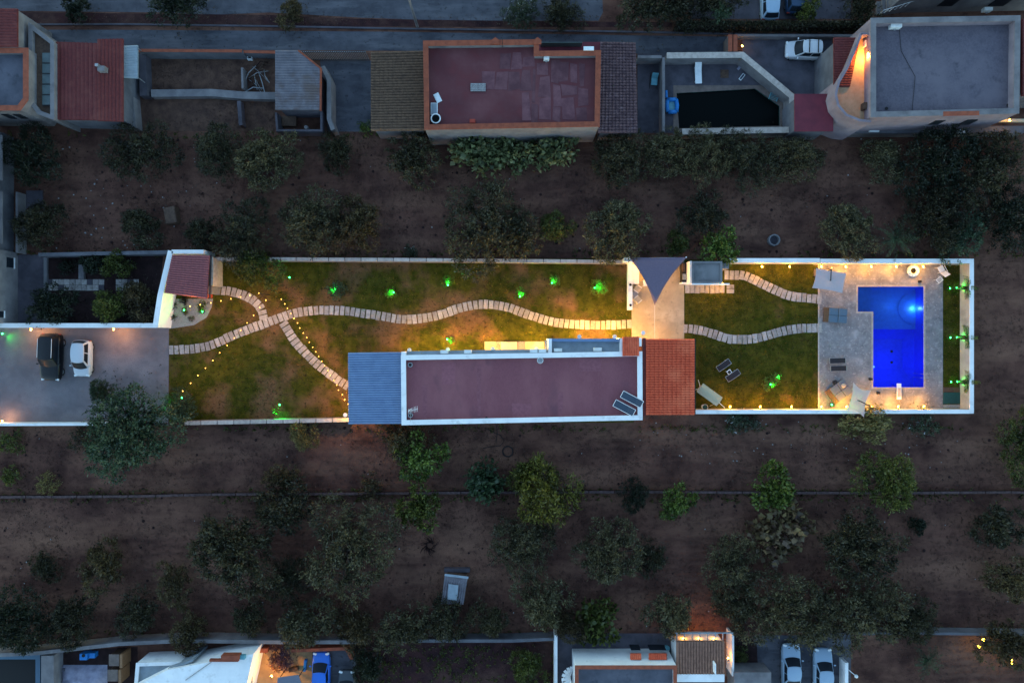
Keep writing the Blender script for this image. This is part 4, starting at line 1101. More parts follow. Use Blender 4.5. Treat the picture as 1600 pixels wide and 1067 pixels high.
def green_spot(px, py, label, aim=(0, 1, .6), power=26, z=.02, ang=150):
    p = P(px, py, z + .2)
    t = empty('garden_spotlight', (p.x, p.y, z), 0, label, 'spotlight', 'green garden spotlights')
    a = Vector(aim).normalized()
    MB().cyl(0, 0, 0, .16, .02, 6).build('stake', M['metal_dark'], t, world=False)
    h = Vector((0, 0, .2))
    MB().tube([h - a * .1, h + a * .08], .06, 10).build('housing', M['metal_dark'], t, world=False)
    MB().sphere(tuple(h + a * .09), .075, 10, 6).build('lens', M['green_lens'], t, world=False)
    spot_light(t, tuple(h + a * .19), a, power, GREEN, ang)
    return t
GS = [(453.5, 434, 'green spotlight at the foot of the big tree by the gate', (-.6, .3, .7)),
      (524, 452.5, 'green spotlight in grey bush, leftmost of upper lawn bushes', (-.1, -.2, 1)),
      (616, 457, 'green spotlight by the second bush of the upper lawn', (-.5, 0, .7)),
      (700, 446.5, 'green spotlight by the bright bush above the path crest', (0, .7, .7)),
      (928, 450, 'green spotlight at the bush nearest the sail patio', (.8, .1, .6)),
      (698, 529.5, 'green spotlight by small plant north of villa roof', (.5, -.4, .6)),
      (289, 485, 'left green spotlight in the white gravel bed', (-.3, .2, .9)),
      (317, 488, 'right green spotlight in the white gravel bed', (-.2, .6, .8)),
      (437, 631, 'green spotlight above the spiky plant by south wall', (.1, -.7, .6)),
      (285.5, 621, 'upper green spotlight beside the tall parking tree', (-.7, -.2, .6)),
      (265, 633, 'lower green spotlight inside the tall parking tree', (-.6, -.3, .7)),
      (3, 520.5, 'green spotlight at the left edge of the parking', (.7, -.5, .35)),
      (1213, 589, 'upper green spotlight in the bush pair on east lawn', (.5, .1, .8)),
      (1203, 600, 'lower green spotlight in the bush pair on east lawn', (.6, -.4, .8)),
      (862, 443, 'green spotlight below the bright bush near the wall', (.4, .5, .7)),
      (812, 464, 'green spotlight below the yellow green bush', (.3, .5, .7)),
      (1299, 632, 'green spotlight on box beside the grey daybed', (0, 0, 1))]
for x, y, l, a in GS: green_spot(x, y, l, a, power=(60 if 'gravel' in l or 'parking' in l or 'gate' in l else 240), z=.02 if 'daybed' not in l else .3)
t = empty('lamp_box', (*P(1299, 632)[:2], .035), .1, 'small dark green box under the spotlight by the daybed', 'box')
MB().box(-.17, .17, -.17, .17, 0, .24).build('body', M['teal_mat'], t, world=False, bevel=.02); MB().box(-.19, .19, -.19, .19, .24, .262).build('lid', M['teal_mat'], t, world=False)
# palms with green lights
for i, (y, sdx) in enumerate(((450.5, 3), (527.5, 8), (596.5, 13))):
    nm = ('northern', 'middle', 'southern')[i]
    green_spot(1482.5 + i * .8, y, nm + ' green spotlight aimed at a palm on the east wall', (1, 0, .32), power=70, ang=46)
    green_spot(1493 + i * .5, y - .5, nm + ' green strip lamp right beside a palm stem', (1, .1, .8), power=26, ang=120)
    frond_plant('palm', nm + ' small palm before the green-lit east wall', 'palm', 1505, y, 13, 1.25, .28, 'green', stem=1.1, droop=.7, seed=sdx)

# string lights
def string_lights(label, pts, ends):
    a = P(*pts[0], 2.8)
    t = empty('string_lights', (a.x, a.y, 0), 0, label, 'string lights')
    n = len(pts); z = lambda i: 2.9 - .5 * math.sin(math.pi * i / max(1, n - 1))
    W = [P(x, y, z(i)) for i, (x, y) in enumerate(pts)]
    MB().tube([w + Vector((0, 0, .06)) for w in W], .008, 4).build('cable', M['rubber'], t)
    for w in W:
        b = MB().sphere(tuple(w), .05, 8, 6).build('bulb', M['string_bulb'], t)
        MB().cyl(w.x, w.y, w.z + .045, w.z + .1, .025, 6).build('socket', M['rubber'], b)
    for k in range(0, n, 3):
        off = root_of(t).location
        q = W[k] - Vector((0, 0, .12)); point_light(t, (q.x - off.x, q.y - off.y, q.z), 46.0, WARM, .05)
    for e in ends:
        q = P(*e, 2.9); MB().cyl(q.x, q.y, 0, 2.95, .03, 8).build('pole', M['metal_dark'], t)
    return t
c3 = lambda u, v: (240 + u / 4.85, 380 + v / 4.85)
c4 = lambda u, v: (240 + u / 4.85, 480 + v / 4.85)
c5 = lambda u, v: (520 + u / 4.85, 490 + v / 4.85)
string_lights('short string of lights from the gatehouse across the upper path', [c3(*q) for q in ((275, 478), (353, 466), (433, 452), (510, 437), (585, 422), (658, 408), (728, 395), (797, 378))], [c3(797, 378)])
string_lights('string of small lights descending left to the parking tree', [c3(*q) for q in ((850, 432), (803, 488), (757, 547), (708, 603), (658, 660), (610, 718), (557, 775), (500, 830), (448, 888), (392, 946), (335, 1002), (280, 1060))] + [c4(220, 635)], [])
string_lights('string of lights descending right beside the path to the villa', [c3(*q) for q in ((967, 425), (993, 460), (1013, 495), (1038, 533), (1063, 570), (1090, 605), (1107, 643), (1133, 680), (1160, 715), (1180, 750), (1205, 788), (1228, 823), (1250, 858), (1273, 895), (1295, 930), (1320, 965), (1337, 1003), (1365, 1040))] + [c4(1387, 590), c4(1400, 628), c4(1428, 662), c4(1445, 702)] + [c5(72, 613), c5(90, 650), c5(115, 685)], [c3(967, 425)])

# ------------------------------------------------------------------ gatehouse and west yard
t = empty('gatehouse', P(300, 440), 0, 'small white gatehouse with red tiled roof beside the planted beds', 'gatehouse')
wavy_roof(t, [(270, 398), (327.5, 399), (323.5, 467), (257.5, 458)], [2.75, 2.75, 2.6, 2.6], M['tile_gate'], 18, 9, .1, .06, 'h')
MB().strip(PL([(266.5, 392), (250, 462), (242.5, 511)], 2.5), .5, 0, 2.5).build('side_wall', M['white'], t)
MB().strip(PL([(268, 393.5), (318, 393.5)], 2.5), .38, 0, 2.5).build('rear_wall', M['white'], t)
MB().strip(PL([(330.5, 402), (330.5, 446)], 2.2), .28, 0, 2.2).build('side_wall', M['coping_tan'], t)
part_box(t, 'gate_post', M['white_dimmed'], 325, 332, 447, 459, 0, 1.7)
part_box(t, 'letter_box', M['plastic_red'], 325, 329.5, 460, 465, .6, 1.0)
MB().strip(PL([(329, 398), (327, 467)], 2.7), .07, 2.5, 2.66).build('gutter', M['metal_dark'], t)
struct('gravel_bed', MB().sheet(PL([(272, 467), (333, 467), (331, 480), (323, 496), (303, 508), (263, 514)]), .02), M['gravel_white'])
frond_plant('agave', 'larger dark spiky plant in the white gravel bed, upper left', 'plant', 273, 478, 22, .62, .08, 'agave', droop=.2, leaflets=False, seed=4)
frond_plant('agave', 'dark spiky plant at the bottom of the white gravel bed', 'plant', 273, 496, 22, .6, .08, 'agave', droop=.2, leaflets=False, seed=5)
tree(312, 479, 11, 'shrub', 'moss', 'round green shrub in the white gravel bed', 'shrub')
tree(286, 470, 8, 'shrub', 'black_green', 'small dark shrub at the top of the white gravel bed', 'shrub')
tree(297, 497, 4.5, 'shrub', 'brown_green', 'tiny dry shrub in the middle of the white gravel bed', 'shrub')
tree(287, 486, 6, 'shrub', 'yellow', 'small yellow-green shrub around the left gravel bed spotlight', 'shrub')
# tiles of the west yard walk
wk = empty('tile_walk', P(150, 445)); wk['kind'] = 'structure'
for r in range(2):
    for k in range(16):
        x = 73 + k * 9.0; y = 436.5 + r * 9
        if x > 210: continue
        if k in (10, 11): continue
        part_box(wk, 'tile', M['slab'] if (k * 3 + r) % 7 else M['concrete_dk'], x, x + 8.5, y, y + 8.5, 0, .05)
part_box(wk, 'slab', M['white_dimmed'], 122.5, 130.5, 413, 436, 0, .3)
wall_px('bed_kerb', 'pale low kerb at the left of the planted beds', [(70.5, 402), (70.5, 504)], .3, .25, M['concrete'], cat='kerb')
# left building: only its facade reaches into the picture
t = empty('apartment_house', P(-60, 350), 0, 'pale tall house cut off at the left edge of picture', 'house')
a = P(28, 0).x; MB().box(a - 12, a, P(0, 506).y, P(0, 395).y, 0, 7).build('wall', M['white_dimmed'], t)
a2 = P(22, 0).x; MB().box(a2 - 12, a2, P(0, 394.8).y, P(0, 215).y, 0, 6).build('wall', M['plaster_grey'], t)
for y0, y1, z0, z1 in ((405, 420, .6, 1.5), (395.5, 420, 3.0, 4.4), (488, 497, 1.9, 2.7), (440, 470, 3.2, 4.6)):
    w_ = MB().box(a - .02, a + .03, P(0, y1).y, P(0, y0).y, z0, z1).build('window', M['glass'], t)
    MB().box(a - .02, a + .1, P(0, y1).y - .05, P(0, y0).y + .05, z0 - .1, z0 - .02).build('window_sill', M['white'], w_)
for y0, y1 in ((225, 290), (310, 385)):
    w_ = MB().box(a2 - .02, a2 + .03, P(0, y1).y, P(0, y0).y, 2.6, 4.6).build('window', M['glass'], t)
    MB().box(a2 - .02, a2 + .7, P(0, y1).y - .1, P(0, y0).y + .1, 2.4, 2.55).build('balcony_slab', M['white_dimmed'], w_)
wall_px('side_wall', 'thin pale wall beside the left house, above planted beds', [(26, 300), (26, 395)], .2, 1.2, M['white_dimmed'])

# ------------------------------------------------------------------ houses along the north lane
A = flat_house('corner_house', 'house with terracotta trimmed terrace at the upper left corner', [(-60, 76), (43, 76), (43, 156), (31, 172), (-60, 172)], 4.2, 4.7, M['white_dimmed'], M['grey_roof2'], M['terracotta'], pw=.36, over=.06)
wavy_roof(A, [(-60, 13), (27, 14), (27, 73), (-60, 73)], [5.2, 5.2, 4.9, 4.9], M['tile_red'], 13, 8, .05, .04, 'h')
box_px(-60, 27, 16, 75, 0, 4.7).build('wall', M['white_dimmed'], A)
for x0, x1 in ((2, 12), (20, 30)):
    part_box(A, 'window', M['glass'], x0, x1, 178, 179.6, 2.4, 3.6)
B2 = flat_house('glazed_annex', 'white annex with a row of glass panes right of the corner house', [(45, 36), (84, 66), (84, 187), (59, 178), (45, 160)], 3.5, 3.9, M['white_dimmed'], M['wood_dk'], M['white_dimmed'], pw=.3)
for k in range(5):
    y0 = 83 + k * 16.5
    pz = part_box(B2, 'skylight_pane', M['glass_pane'], 66, 80.5, y0, y0 + 15, 3.55, 3.7)
    part_box(B2, 'glazing_bar', M['metal_dark'], 65.5, 81, y0 + 15.2, y0 + 16.3, 3.55, 3.76)
t = hut('tiled_house', 'square house with red channelled tile roof near the upper left', [(87, 64), (192, 62), (192, 190), (87, 187)], 3.4, M['plaster_grey'])
wavy_roof(t, [(87, 66), (152, 68), (152, 188), (87, 187)], [3.3, 3.7, 3.7, 3.3], M['tile_red'], 10, 22, .07, .02, 'v')
wavy_roof(t, [(152, 62), (192, 61), (192, 190), (152, 189)], [3.7, 3.4, 3.4, 3.7], M['tile_red'], 7, 22, .07, .02, 'v')
ch = part_box(t, 'chimney', M['white_dimmed'], 152, 163, 103, 111, 3.5, 4.2); part_box(t, 'chimney_pipe', M['metal_grey'], 148, 153, 99.5, 103.5, 3.6, 4.4)
part_box(t, 'bench', M['white_dimmed'], 137, 153, 192, 196, 0, .8); part_box(t, 'crate', M['litter'], 168, 188, 191, 198, 0, .7)
t = empty('lean_to', P(204, 97), 0, 'pale corrugated lean-to against the red tiled house', 'lean-to')
wavy_roof(t, [(193, 72), (215, 71), (215, 123), (193, 122)], [2.9, 2.6, 2.6, 2.9], M['zinc_pale'], 13, 1, .05, 0, 'h', name='roof_sheet')
for y in (74, 120):
    q = P(213, y, 2.5); MB().cyl(q.x, q.y, 0, 2.5, .05, 8).build('post', M['metal_grey'], t)
wall_px('yard_wall', 'terracotta capped wall between lane and dirt yard', [(216, 79), (378, 80)], .22, 1.7, M['plaster_grey'], cap=True, capmat=M['terracotta'])
wall_px('yard_wall', 'lower terracotta capped wall right end of dirt yard', [(380, 81), (430, 82)], .2, 1.3, M['plaster_grey'], cap=True, capmat=M['terracotta'])
wall_px('yard_wall', 'broad pale wall splitting the dirt yard in two', [(236, 146), (330, 145), (378, 149), (430, 150)], .7, .7, M['white_dimmed'])
wall_px('yard_wall', 'grey wall at the left of the dirt yard', [(222, 84), (224, 150)], .7, 1.0, M['concrete_dk'])
wall_px('yard_wall', 'pale wall stub below the left of the dirt yard', [(204, 152), (208, 200)], .55, 1.2, M['white_dimmed'])
wall_px('yard_wall', 'short pale upright wall beside the debris heap', [(378, 106), (379, 138)], .2, 1.0, M['white_dimmed'])
wall_px('yard_wall', 'small dark wall dividing the lower dirt yard', [(373, 158), (376, 196)], .35, .9, M['concrete_dk'])
t = empty('debris_heap', P(402, 120), 0, 'heap of bent pipes and boards in the dirt yard', 'debris')
rg = random.Random(5)
for k in range(22):
    c = P(rg.uniform(388, 424), rg.uniform(98, 144)); a = rg.uniform(0, 6.28); L = rg.uniform(.4, 1.1)
    MB().tube([(c.x - L * math.cos(a), c.y - L * math.sin(a), rg.uniform(.02, .3)), (c.x, c.y + rg.uniform(-.2, .2), rg.uniform(.2, .6)), (c.x + L * math.cos(a), c.y + L * math.sin(a), rg.uniform(.02, .3))], rg.uniform(.02, .05), 5).build(rg.choice(['pipe', 'branch', 'board']), M[rg.choice(['metal_grey', 'wood_dk', 'wood_dk', 'litter', 'soil_dark'])], t)
t = empty('white_crate', P(392, 92), 0, 'small white square crate at the top of the debris yard', 'crate')
MB().ring(PL([(388.5, 89.5), (395.5, 89.5), (395.5, 95.5), (388.5, 95.5)]), inset(PL([(388.5, 89.5), (395.5, 89.5), (395.5, 95.5), (388.5, 95.5)]), .05), .01, .4).build('crate_wall', M['plastic_white'], t)
part_box(t, 'crate_bottom', M['litter'], 389, 395, 90, 95, .012, .03)
# corrugated shed
t = hut('shed', 'corrugated grey shed with a cut corner beside the lane', [(430, 79), (465, 79), (500, 107), (499, 172), (430, 172)], 3.0, M['concrete_dk'], cat='shed')
def corr_poly(parent, mat):
    vs = []; fs = []
    n = 92
    for i in range(n + 1):
        y = 79 + (172 - 79) * i / n
        xr = 465 + (500 - 465) * (y - 79) / (107 - 79) if y < 107 else 500
        z = 3.0 + .05 * abs(math.sin(math.pi * i / 4))
        a = P(430, y, z); b = P(xr, y, z); vs += [(a.x, a.y, z), (b.x, b.y, z)]
    for i in range(n): fs.append((2 * i, 2 * i + 2, 2 * i + 3, 2 * i + 1))
    o = MB().add(vs, fs).build('roof_sheet', mat, parent); o['kind'] = 'stuff'
    MB().prism(PL([(430, 79), (465, 79), (500, 107), (500, 172), (430, 172)], 2.95), 2.8, 2.97).build('roof_slab', mat, parent)
corr_poly(t, M['zinc'])
MB().strip(PL([(466, 79), (501, 107), (500.5, 173)], 3.08), .16, 2.9, 3.08).build('roof_edge', M['terracotta'], t)
t = empty('ruined_shed', P(466, 188), 0, 'dark roofless shed corner below the corrugated roof', 'shed')
MB().strip(PL([(431, 176), (433, 204), (502, 204), (502, 174)], 1.6), .2, 0, 1.6).build('wall', M['concrete_dk'], t)
part_box(t, 'crate', M['wood_dk'], 440, 462, 182, 197, .0, .5); q = P(478, 199, .8); MB().cyl(q.x, q.y, 0, .8, .18, 14).build('bucket', M['litter'], t)
wall_px('yard_wall', 'crumbling pale wall right of the corrugated shed', [(504, 104), (514, 125), (514, 186), (520, 203)], .4, 1.8, M['white_dimmed'])
g = empty('sliding_gate', P(530, 94), 0, 'dark barred sliding gate between lane and concrete yard', 'gate')
n = 34
for k in range(n + 1):
    p = P(481 + k * (577 - 481) / n, 94.5); MB().box(p.x - .03, p.x + .03, p.y - .03, p.y + .03, .05, 1.95).build('bar', M['metal_grey'], g)
for zz in (.12, 1.9):
    a = P(480, 94.5); b = P(578, 94.5); MB().box(a.x, b.x, a.y - .04, a.y + .04, zz - .04, zz + .04).build('rail', M['metal_dark'], g)
t = hut('tiled_house', 'house with square tan tiled roof left of the maroon roof', [(580, 80), (663, 80), (664, 205), (580, 205)], 3.3, M['white_dimmed'])
wavy_roof(t, [(580, 82), (663, 80), (664, 204), (580, 205)], [3.2, 3.4, 3.4, 3.2], M['tile_tan'], 29, 12, .12, .07, 'h')
G = flat_house('maroon_roof_house', 'house with patched maroon flat roof and terracotta trim', [(662, 65), (841, 63), (841, 81), (938, 80), (936, 197), (664, 202)], 4.3, 5.0, M['white_dimmed'], M['maroon_old'], M['terracotta'], pw=.34, over=.07)
rg = random.Random(11)
for (x0, x1, y0, y1) in ((782, 797, 84, 108), (800, 815, 84, 107), (817, 836, 90, 106), (753, 772, 112, 140), (774, 793, 111, 142), (795, 812, 111, 141), (814, 830, 110, 143), (832, 838, 110, 160), (840, 858, 98, 118), (860, 873, 95, 130), (875, 888, 98, 128), (890, 902, 99, 130), (842, 860, 120, 150), (815, 828, 146, 190), (830, 842, 163, 192), (844, 862, 153, 188), (864, 876, 133, 166), (878, 900, 134, 150), (878, 898, 152, 186), (902, 918, 138, 165), (904, 914, 100, 134), (900, 916, 168, 190), (864, 875, 168, 190)):
    j = lambda: rg.uniform(-2.2, 2.2)
    MB().prism(PL([(x0 + j(), y0 + j()), (x1 + j(), y0 + j()), (x1 + j(), y1 + j()), (x0 + j(), y1 + j())], 4.31), 4.302, 4.312 + rg.uniform(0, .006)).build('roof_patch', M['patch'], G)
for k in range(2):
    t = empty('pallet', P(741 + k * 12, 137, 4.4), 0, ('left' if k == 0 else 'right') + ' of two grey pallets lying on the maroon roof', 'pallet')
    t.location.z = 4.3
    for m_ in range(4): MB().box(-.34, .34, -.36 + m_ * .19, -.2 + m_ * .19, .1, .13).build('board', M['litter'], t, world=False)
    for m_ in range(3): MB().box(-.32 + m_ * .28, -.24 + m_ * .28, -.35, .35, 0, .1).build('runner', M['wood_dk'], t, world=False)
def slabthing(nm, label, cat, px, py, z, rz, sx, sy, sz, m_, rim=None):
    t = empty(nm, P(px, py, z), rz, label, cat); t.location.z = z
    MB().box(-sx / 2, sx / 2, -sy / 2, sy / 2, .01, sz).build('panel', m_, t, world=False, bevel=.01)
    MB().box(-sx / 2 + .06, sx / 2 - .06, -sy / 2 + .06, sy / 2 - .06, sz, sz + .015).build('inset_panel', rim or m_, t, world=False)
    return t
slabthing('white_board', 'tilted white board on the left of the maroon roof', 'board', 684, 153.5, 4.3, .45, .5, .85, .08, M['plastic_white'])
slabthing('white_plank', 'upright pale panel beside the dark tub on the maroon roof', 'panel', 678.5, 171, 4.3, 0, .62, 1.1, .1, M['plastic_white'], M['zinc_pale'])
q = P(681, 186, 4.6); t = empty('tub', (q.x, q.y, 4.3), 0, 'dark round tub with pale rim on the maroon roof corner', 'tub')
MB().cyl(0, 0, 0, .4, .34, 18, .42).build('tub_body', M['metal_grey'], t, world=False); MB().cyl(0, 0, .4, .41, .34, 18).build('tub_content', M['dark_water'], t, world=False); MB().torus((0, 0, .41), .42, .05, 20, 6).build('rim', M['plastic_white'], t, world=False)
slabthing('red_box', 'small red box at the lower edge of the maroon roof', 'box', 738.5, 191, 4.3, 0, .5, .35, .3, M['plastic_red'])
part_box(G, 'balcony_floor', M['maroon_flat'], 843, 938, 66, 80, 0, 2.9); part_box(G, 'balcony_rail', M['glass_pane'], 845, 910, 66, 67, 2.9, 3.8)
ac_unit(G, 854, 90, 4.3, w=.5); part_box(G, 'white_box', M['plastic_white'], 912, 928, 73, 78.5, 5.0, 5.15)
for x in (774, 840): MB().prism(PL([(x - 6, 63), (x, 58.5), (x + 6, 63), (x + 6, 69), (x - 6, 69)], 5.1), 4.99, 5.1).build('coping_peak', M['terracotta'], G)
q = P(785, 66, 5.5); MB().cyl(q.x, q.y, 4.3, 6.0, .025, 6).build('antenna_mast', M['metal_dark'], G)
for x in (700, 800, 880): part_box(G, 'window', M['glass'], x - 9, x + 9, 206, 207, 1.0, 2.3)
t = hut('tiled_house', 'narrow house with weathered grey brown tiles right of the maroon roof', [(938, 67), (993, 67), (996, 207), (936, 207)], 3.3, M['white_dimmed'])
wavy_roof(t, [(938, 66), (993, 67), (996, 208), (934, 208)], [3.5, 3.1, 3.1, 3.5], M['tile_brown'], 31, 11, .12, .08, 'h')

# ---- neighbour's yard with the unlit pool
sheet('neighbour_yard', [(996, 84), (1052, 84), (1052, 208), (996, 208)], .01, M['concrete_dk'])
sheet('neighbour_yard', [(1052, 84), (1165, 84), (1223, 134), (1052, 134)], .01, M['concrete_dk'])
sheet('neighbour_yard', [(1223, 134), (1242, 150), (1242, 208), (1223, 208)], .01, M['stone_rim'])
sheet('neighbour_yard', [(1052, 205), (1223, 205), (1223, 210), (1052, 210)], .01, M['concrete_dk'])
t = empty('neighbour_pool', P(1138, 170), 0, 'unlit black green angular pool in the neighbouring yard', 'swimming pool')
mb = MB(); po = PL([(1052, 134), (1223, 134), (1223, 205), (1052, 205)]); pp = PL(OLDPOOL)
pi = [pp[0], pp[1], pp[2], pp[3], pp[4]]
# rim as quads/tris between box and pool outline
co = PL([(1052, 134), (1180, 134), (1223, 166), (1223, 205), (1052, 205)])
mb.ring(co, pi, -.02, .03); mb.build('pool_rim', M['stone_rim'], t)
MB().add([(*PL([q_])[0], .029) for q_ in ((1180, 134), (1223, 134), (1223, 166))], [(0, 2, 1)]).build('rim_corner', M['stone_rim'], t)
mb = MB()
for i in range(5):
    a_, b_ = pp[i], pp[(i + 1) % 5]; mb.add([(a_[0], a_[1], -1.8), (b_[0], b_[1], -1.8), (b_[0], b_[1], 0), (a_[0], a_[1], 0)], [(0, 1, 2, 3)])
mb.build('pool_shell', M['teal_mat'], t); MB().sheet(pp, -.15).build('water', M['dark_water'], t)
wall_px('pool_yard_wall', 'angled pale wall around the neighbouring dark pool', [(1042, 87), (1160, 86), (1238, 151), (1238, 203), (1066, 206)], .5, 1.6, M['white_dimmed'], cap=True, capmat=M['coping_tan'])
wall_px('yard_wall', 'pale divider left of the neighbouring pool yard', [(1037, 90), (1037, 206)], .25, 1.5, M['white_dimmed'])
wall_px('yard_wall', 'short pale lane wall right of the brown tiled house', [(997, 89), (1034, 89)], .25, 1.5, M['white_dimmed'])
lounger(1091, 115, .02, math.radians(92), 'white plastic sun lounger above the neighbouring dark pool', M['plastic_white'], M['plastic_white'], L=1.95, W=.66)
t = empty('rocking_chair', P(1021, 129), math.radians(85), 'teal rocking chair with dark frame in the paved yard', 'chair')
MB().box(-.45, .3, -.3, .3, .4, .48).build('seat', M['plastic_teal'], t, world=False, bevel=.03); MB().obox((.42, 0, .7), (.5, .6, .07), 0, tilt=-1.0).build('backrest', M['plastic_teal'], t, world=False)
for s_ in (-1, 1):
    MB().tube([(-.75, s_ * .36, .3), (-.3, s_ * .36, .04), (.3, s_ * .36, .04), (.85, s_ * .36, .35)], .03, 6).build('rocker', M['metal_dark'], t, world=False)
    MB().tube([(-.4, s_ * .36, .04), (-.4, s_ * .36, .62), (.45, s_ * .36, .62)], .025, 6).build('armrest', M['metal_dark'], t, world=False)
t = empty('inflatable_boat', P(1049, 167), math.radians(2), 'bright blue inflatable boat at the left end of the dark pool', 'inflatable boat')
for s_ in (-1, 1): MB().tube([(s_ * .42, -.6, .25), (s_ * .5, 0, .25), (s_ * .42, .6, .25)], .2, 10).build('side_tube', M['plastic_blue'], t, world=False, smooth=True)
for s_ in (-1, 1): MB().tube([(-.42, s_ * .6, .25), (.42, s_ * .6, .25)], .2, 10).build('end_tube', M['plastic_blue'], t, world=False, smooth=True)
MB().box(-.35, .35, -.45, .45, .08, .16).build('floor', M['plastic_teal'], t, world=False); MB().tube([(-.5, .8, .2), (-.5, 1.5, .2)], .13, 8).build('roll', M['plastic_blue'], t, world=False)
slabthing('brown_mat', 'square dark brown mat right of the white lounger', 'mat', 1132, 116, .01, 0, .8, .8, .03, M['wood_dk'])
q = P(1154, 93); t = empty('stone_planter', (q.x, q.y, 0), .1, 'round stone planter in the corner of the pool yard', 'planter')
MB().cyl(0, 0, 0, .5, .45, 16, .55).build('planter_body', M['concrete'], t, world=False); MB().cyl(0, 0, .5, .51, .46, 16).build('soil', M['soil_dark'], t, world=False)
slabthing('folded_chair', 'folded striped deck chair lying beside the pool corner', 'chair', 1159, 121, .01, .9, .7, .3, .1, M['plastic_white'], M['navy_cloth'])
slabthing('pool_toy', 'pale towel heap near the pool yard corner', 'towel', 1156, 105, .01, .9, .7, .25, .12, M['tarp'])
t = empty('green_rack', P(1208, 153), math.radians(-20), 'small mint green rack at the right of the dark pool', 'rack')
for k in range(5): MB().box(-.4, .4, -.3 + k * .14, -.27 + k * .14, .2, .23).build('bar', M['plastic_teal'], t, world=False)
for s_ in (-1, 1): MB().box(s_ * .4 - .02, s_ * .4 + .02, -.32, .3, 0, .24).build('side', M['plastic_teal'], t, world=False)
# gate pillars
for i, x in enumerate((1141, 1149)):
    t = empty('gate_pillar', P(x, 68), 0, ('left' if i == 0 else 'right') + ' brown gate pillar between lane and driveway', 'gate pillar')
    part_box(t, 'pillar', M['stone_rim'], x - 2.5, x + 3, 55, 80, 0, 1.6); part_box(t, 'cap', M['terracotta'], x - 3, x + 3.4, 54.5, 80.5, 1.6, 1.68)
wall_lamp(1160, 72, 1.2, 'small warm lamp at the driveway gate pillar', power=6, side=-1)
# driveway neighbours
t = hut('carport', 'flat dark maroon roof below the driveway', [(1242, 147), (1302, 147), (1302, 205), (1242, 205)], 3.6, M['plaster_grey'], cat='carport')
part_box(t, 'roof_deck', M['maroon_flat'], 1242, 1302, 147, 205, 3.42, 3.6)
t = hut('tiled_annex', 'small dark red tiled roof beside the orange-lit balcony', [(1303, 59), (1344, 59), (1336, 100), (1330, 136), (1303, 136)], 4.6, M['plaster_grey'])
wavy_roof(t, [(1303, 59), (1344, 59), (1328, 136), (1303, 136)], [4.6, 4.6, 4.6, 4.6], M['tile_red'], 20, 5, .05, .03, 'h')
L_ = flat_house('large_house', 'large house with wide grey flat roof at the upper right', [(1361, 29), (1594, 25), (1592, 177), (1361, 183)], 4.9, 5.7, M['plaster_pink'], M['grey_roof'], M['white_dimmed'], pw=.42, over=.04)
for q_ in ((1385, 170), (1575, 165)):
    q = P(*q_, 4.9); MB().cyl(q.x, q.y, 4.9, 4.93, .15, 12).build('roof_drain', M['rubber'], L_)
MB().tube([P(1405, 44, 4.95), P(1408, 80, 4.95), P(1430, 120, 4.95), P(1425, 176, 4.95)], .02, 5).build('roof_cable', M['rubber'], L_)
ac_unit(L_, 1401, 38.5, 4.9, w=1.0, d=.5)
MB().strip(PL([(1474, 178.2), (1530, 177)], 5.72), .4, 5.701, 5.73).build('terracotta_coping', M['terracotta'], L_)
# balcony
bal = [(1346, 52), (1336, 78), (1324, 106), (1311, 128), (1306, 148), (1310, 165), (1323, 180), (1343, 188), (1361, 190)]
q = PL([(x, y) for x, y in bal] + [(1361, 52)], 5.3)
MB().prism(q, 0, 4.5).build('balcony_floor', mk('terrace_tile', (.42, .27, .16), (.34, .21, .12), sc=2, rough=.7), L_)
MB().strip(PL(bal, 5.35), .22, 0, 5.35).build('balcony_parapet', M['plaster_pink'], L_)
MB().strip(PL([(1346, 53), (1361, 53)], 5.35), .22, 4.4, 5.35).build('balcony_parapet', M['plaster_pink'], L_)
part_box(L_, 'balcony_chair', M['plastic_white'], 1352, 1357, 63, 72, 4.5, 4.9)
part_box(L_, 'balcony_pot', M['metal_dark'], 1354, 1358, 94, 99, 4.5, 4.9)
part_box(L_, 'balcony_rack', M['wood_dk'], 1350, 1355, 160, 170, 4.5, 5.1)
wall_lamp(1357, 84, 5.3, 'orange lamp lighting the curved balcony of the large house', power=480, color=(1, .36, .06))
# south face
for x, w_ in ((1400, 14), (1545, 12)): part_box(L_, 'air_conditioner', M['ac'], x - w_ / 2, x + w_ / 2, 181, 186, 3.0, 3.6)
for x in (1425, 1470, 1520):
    ww = part_box(L_, 'window', M['glass'], x - 8, x + 8, 187, 188.6, 2.9, 4.2); part_box(L_, 'window_sill', M['white_dimmed'], x - 9, x + 9, 186.5, 189.5, 2.75, 2.88)
part_box(L_, 'lower_terrace', M['plaster_grey'], 1312, 1600, 197, 208, 0, 1.4)
part_box(L_, 'vent', M['plastic_white'], 1496, 1508, 203, 208.5, 1.41, 1.6)
part_box(L_, 'meter_box', M['plastic_white'], 1359, 1374, 202, 206, 1.41, 1.6)
t = empty('lamp_post', P(1397, 203), 0, 'thin dark lamp post before the south face of the large house', 'lamp post')
p = P(1397, 203); MB().cyl(p.x, p.y, 0, 3.5, .05, 8).build('post', M['metal_dark'], t); MB().sphere((p.x, p.y, 3.55), .14, 10, 6).build('lamp_head', M['metal_dark'], t); MB().cyl(p.x, p.y, 0, .1, .14, 10).build('base', M['metal_dark'], t)
part_box(L_, 'corner_ledge', M['cream'], 1548, 1605, 186, 190, 2.0, 2.3); wall_lamp(1578, 188, 3.0, 'yellow lamp at the lower right corner of the large house', power=18)
N_ = flat_house('white_house', 'pale house with outside stair at the upper right edge', [(1440, -170), (1680, -170), (1680, -34), (1440, -30)], 5.5, 6.0, M['white_dimmed'], M['grey_roof2'], M['white_dimmed'], pw=.4)
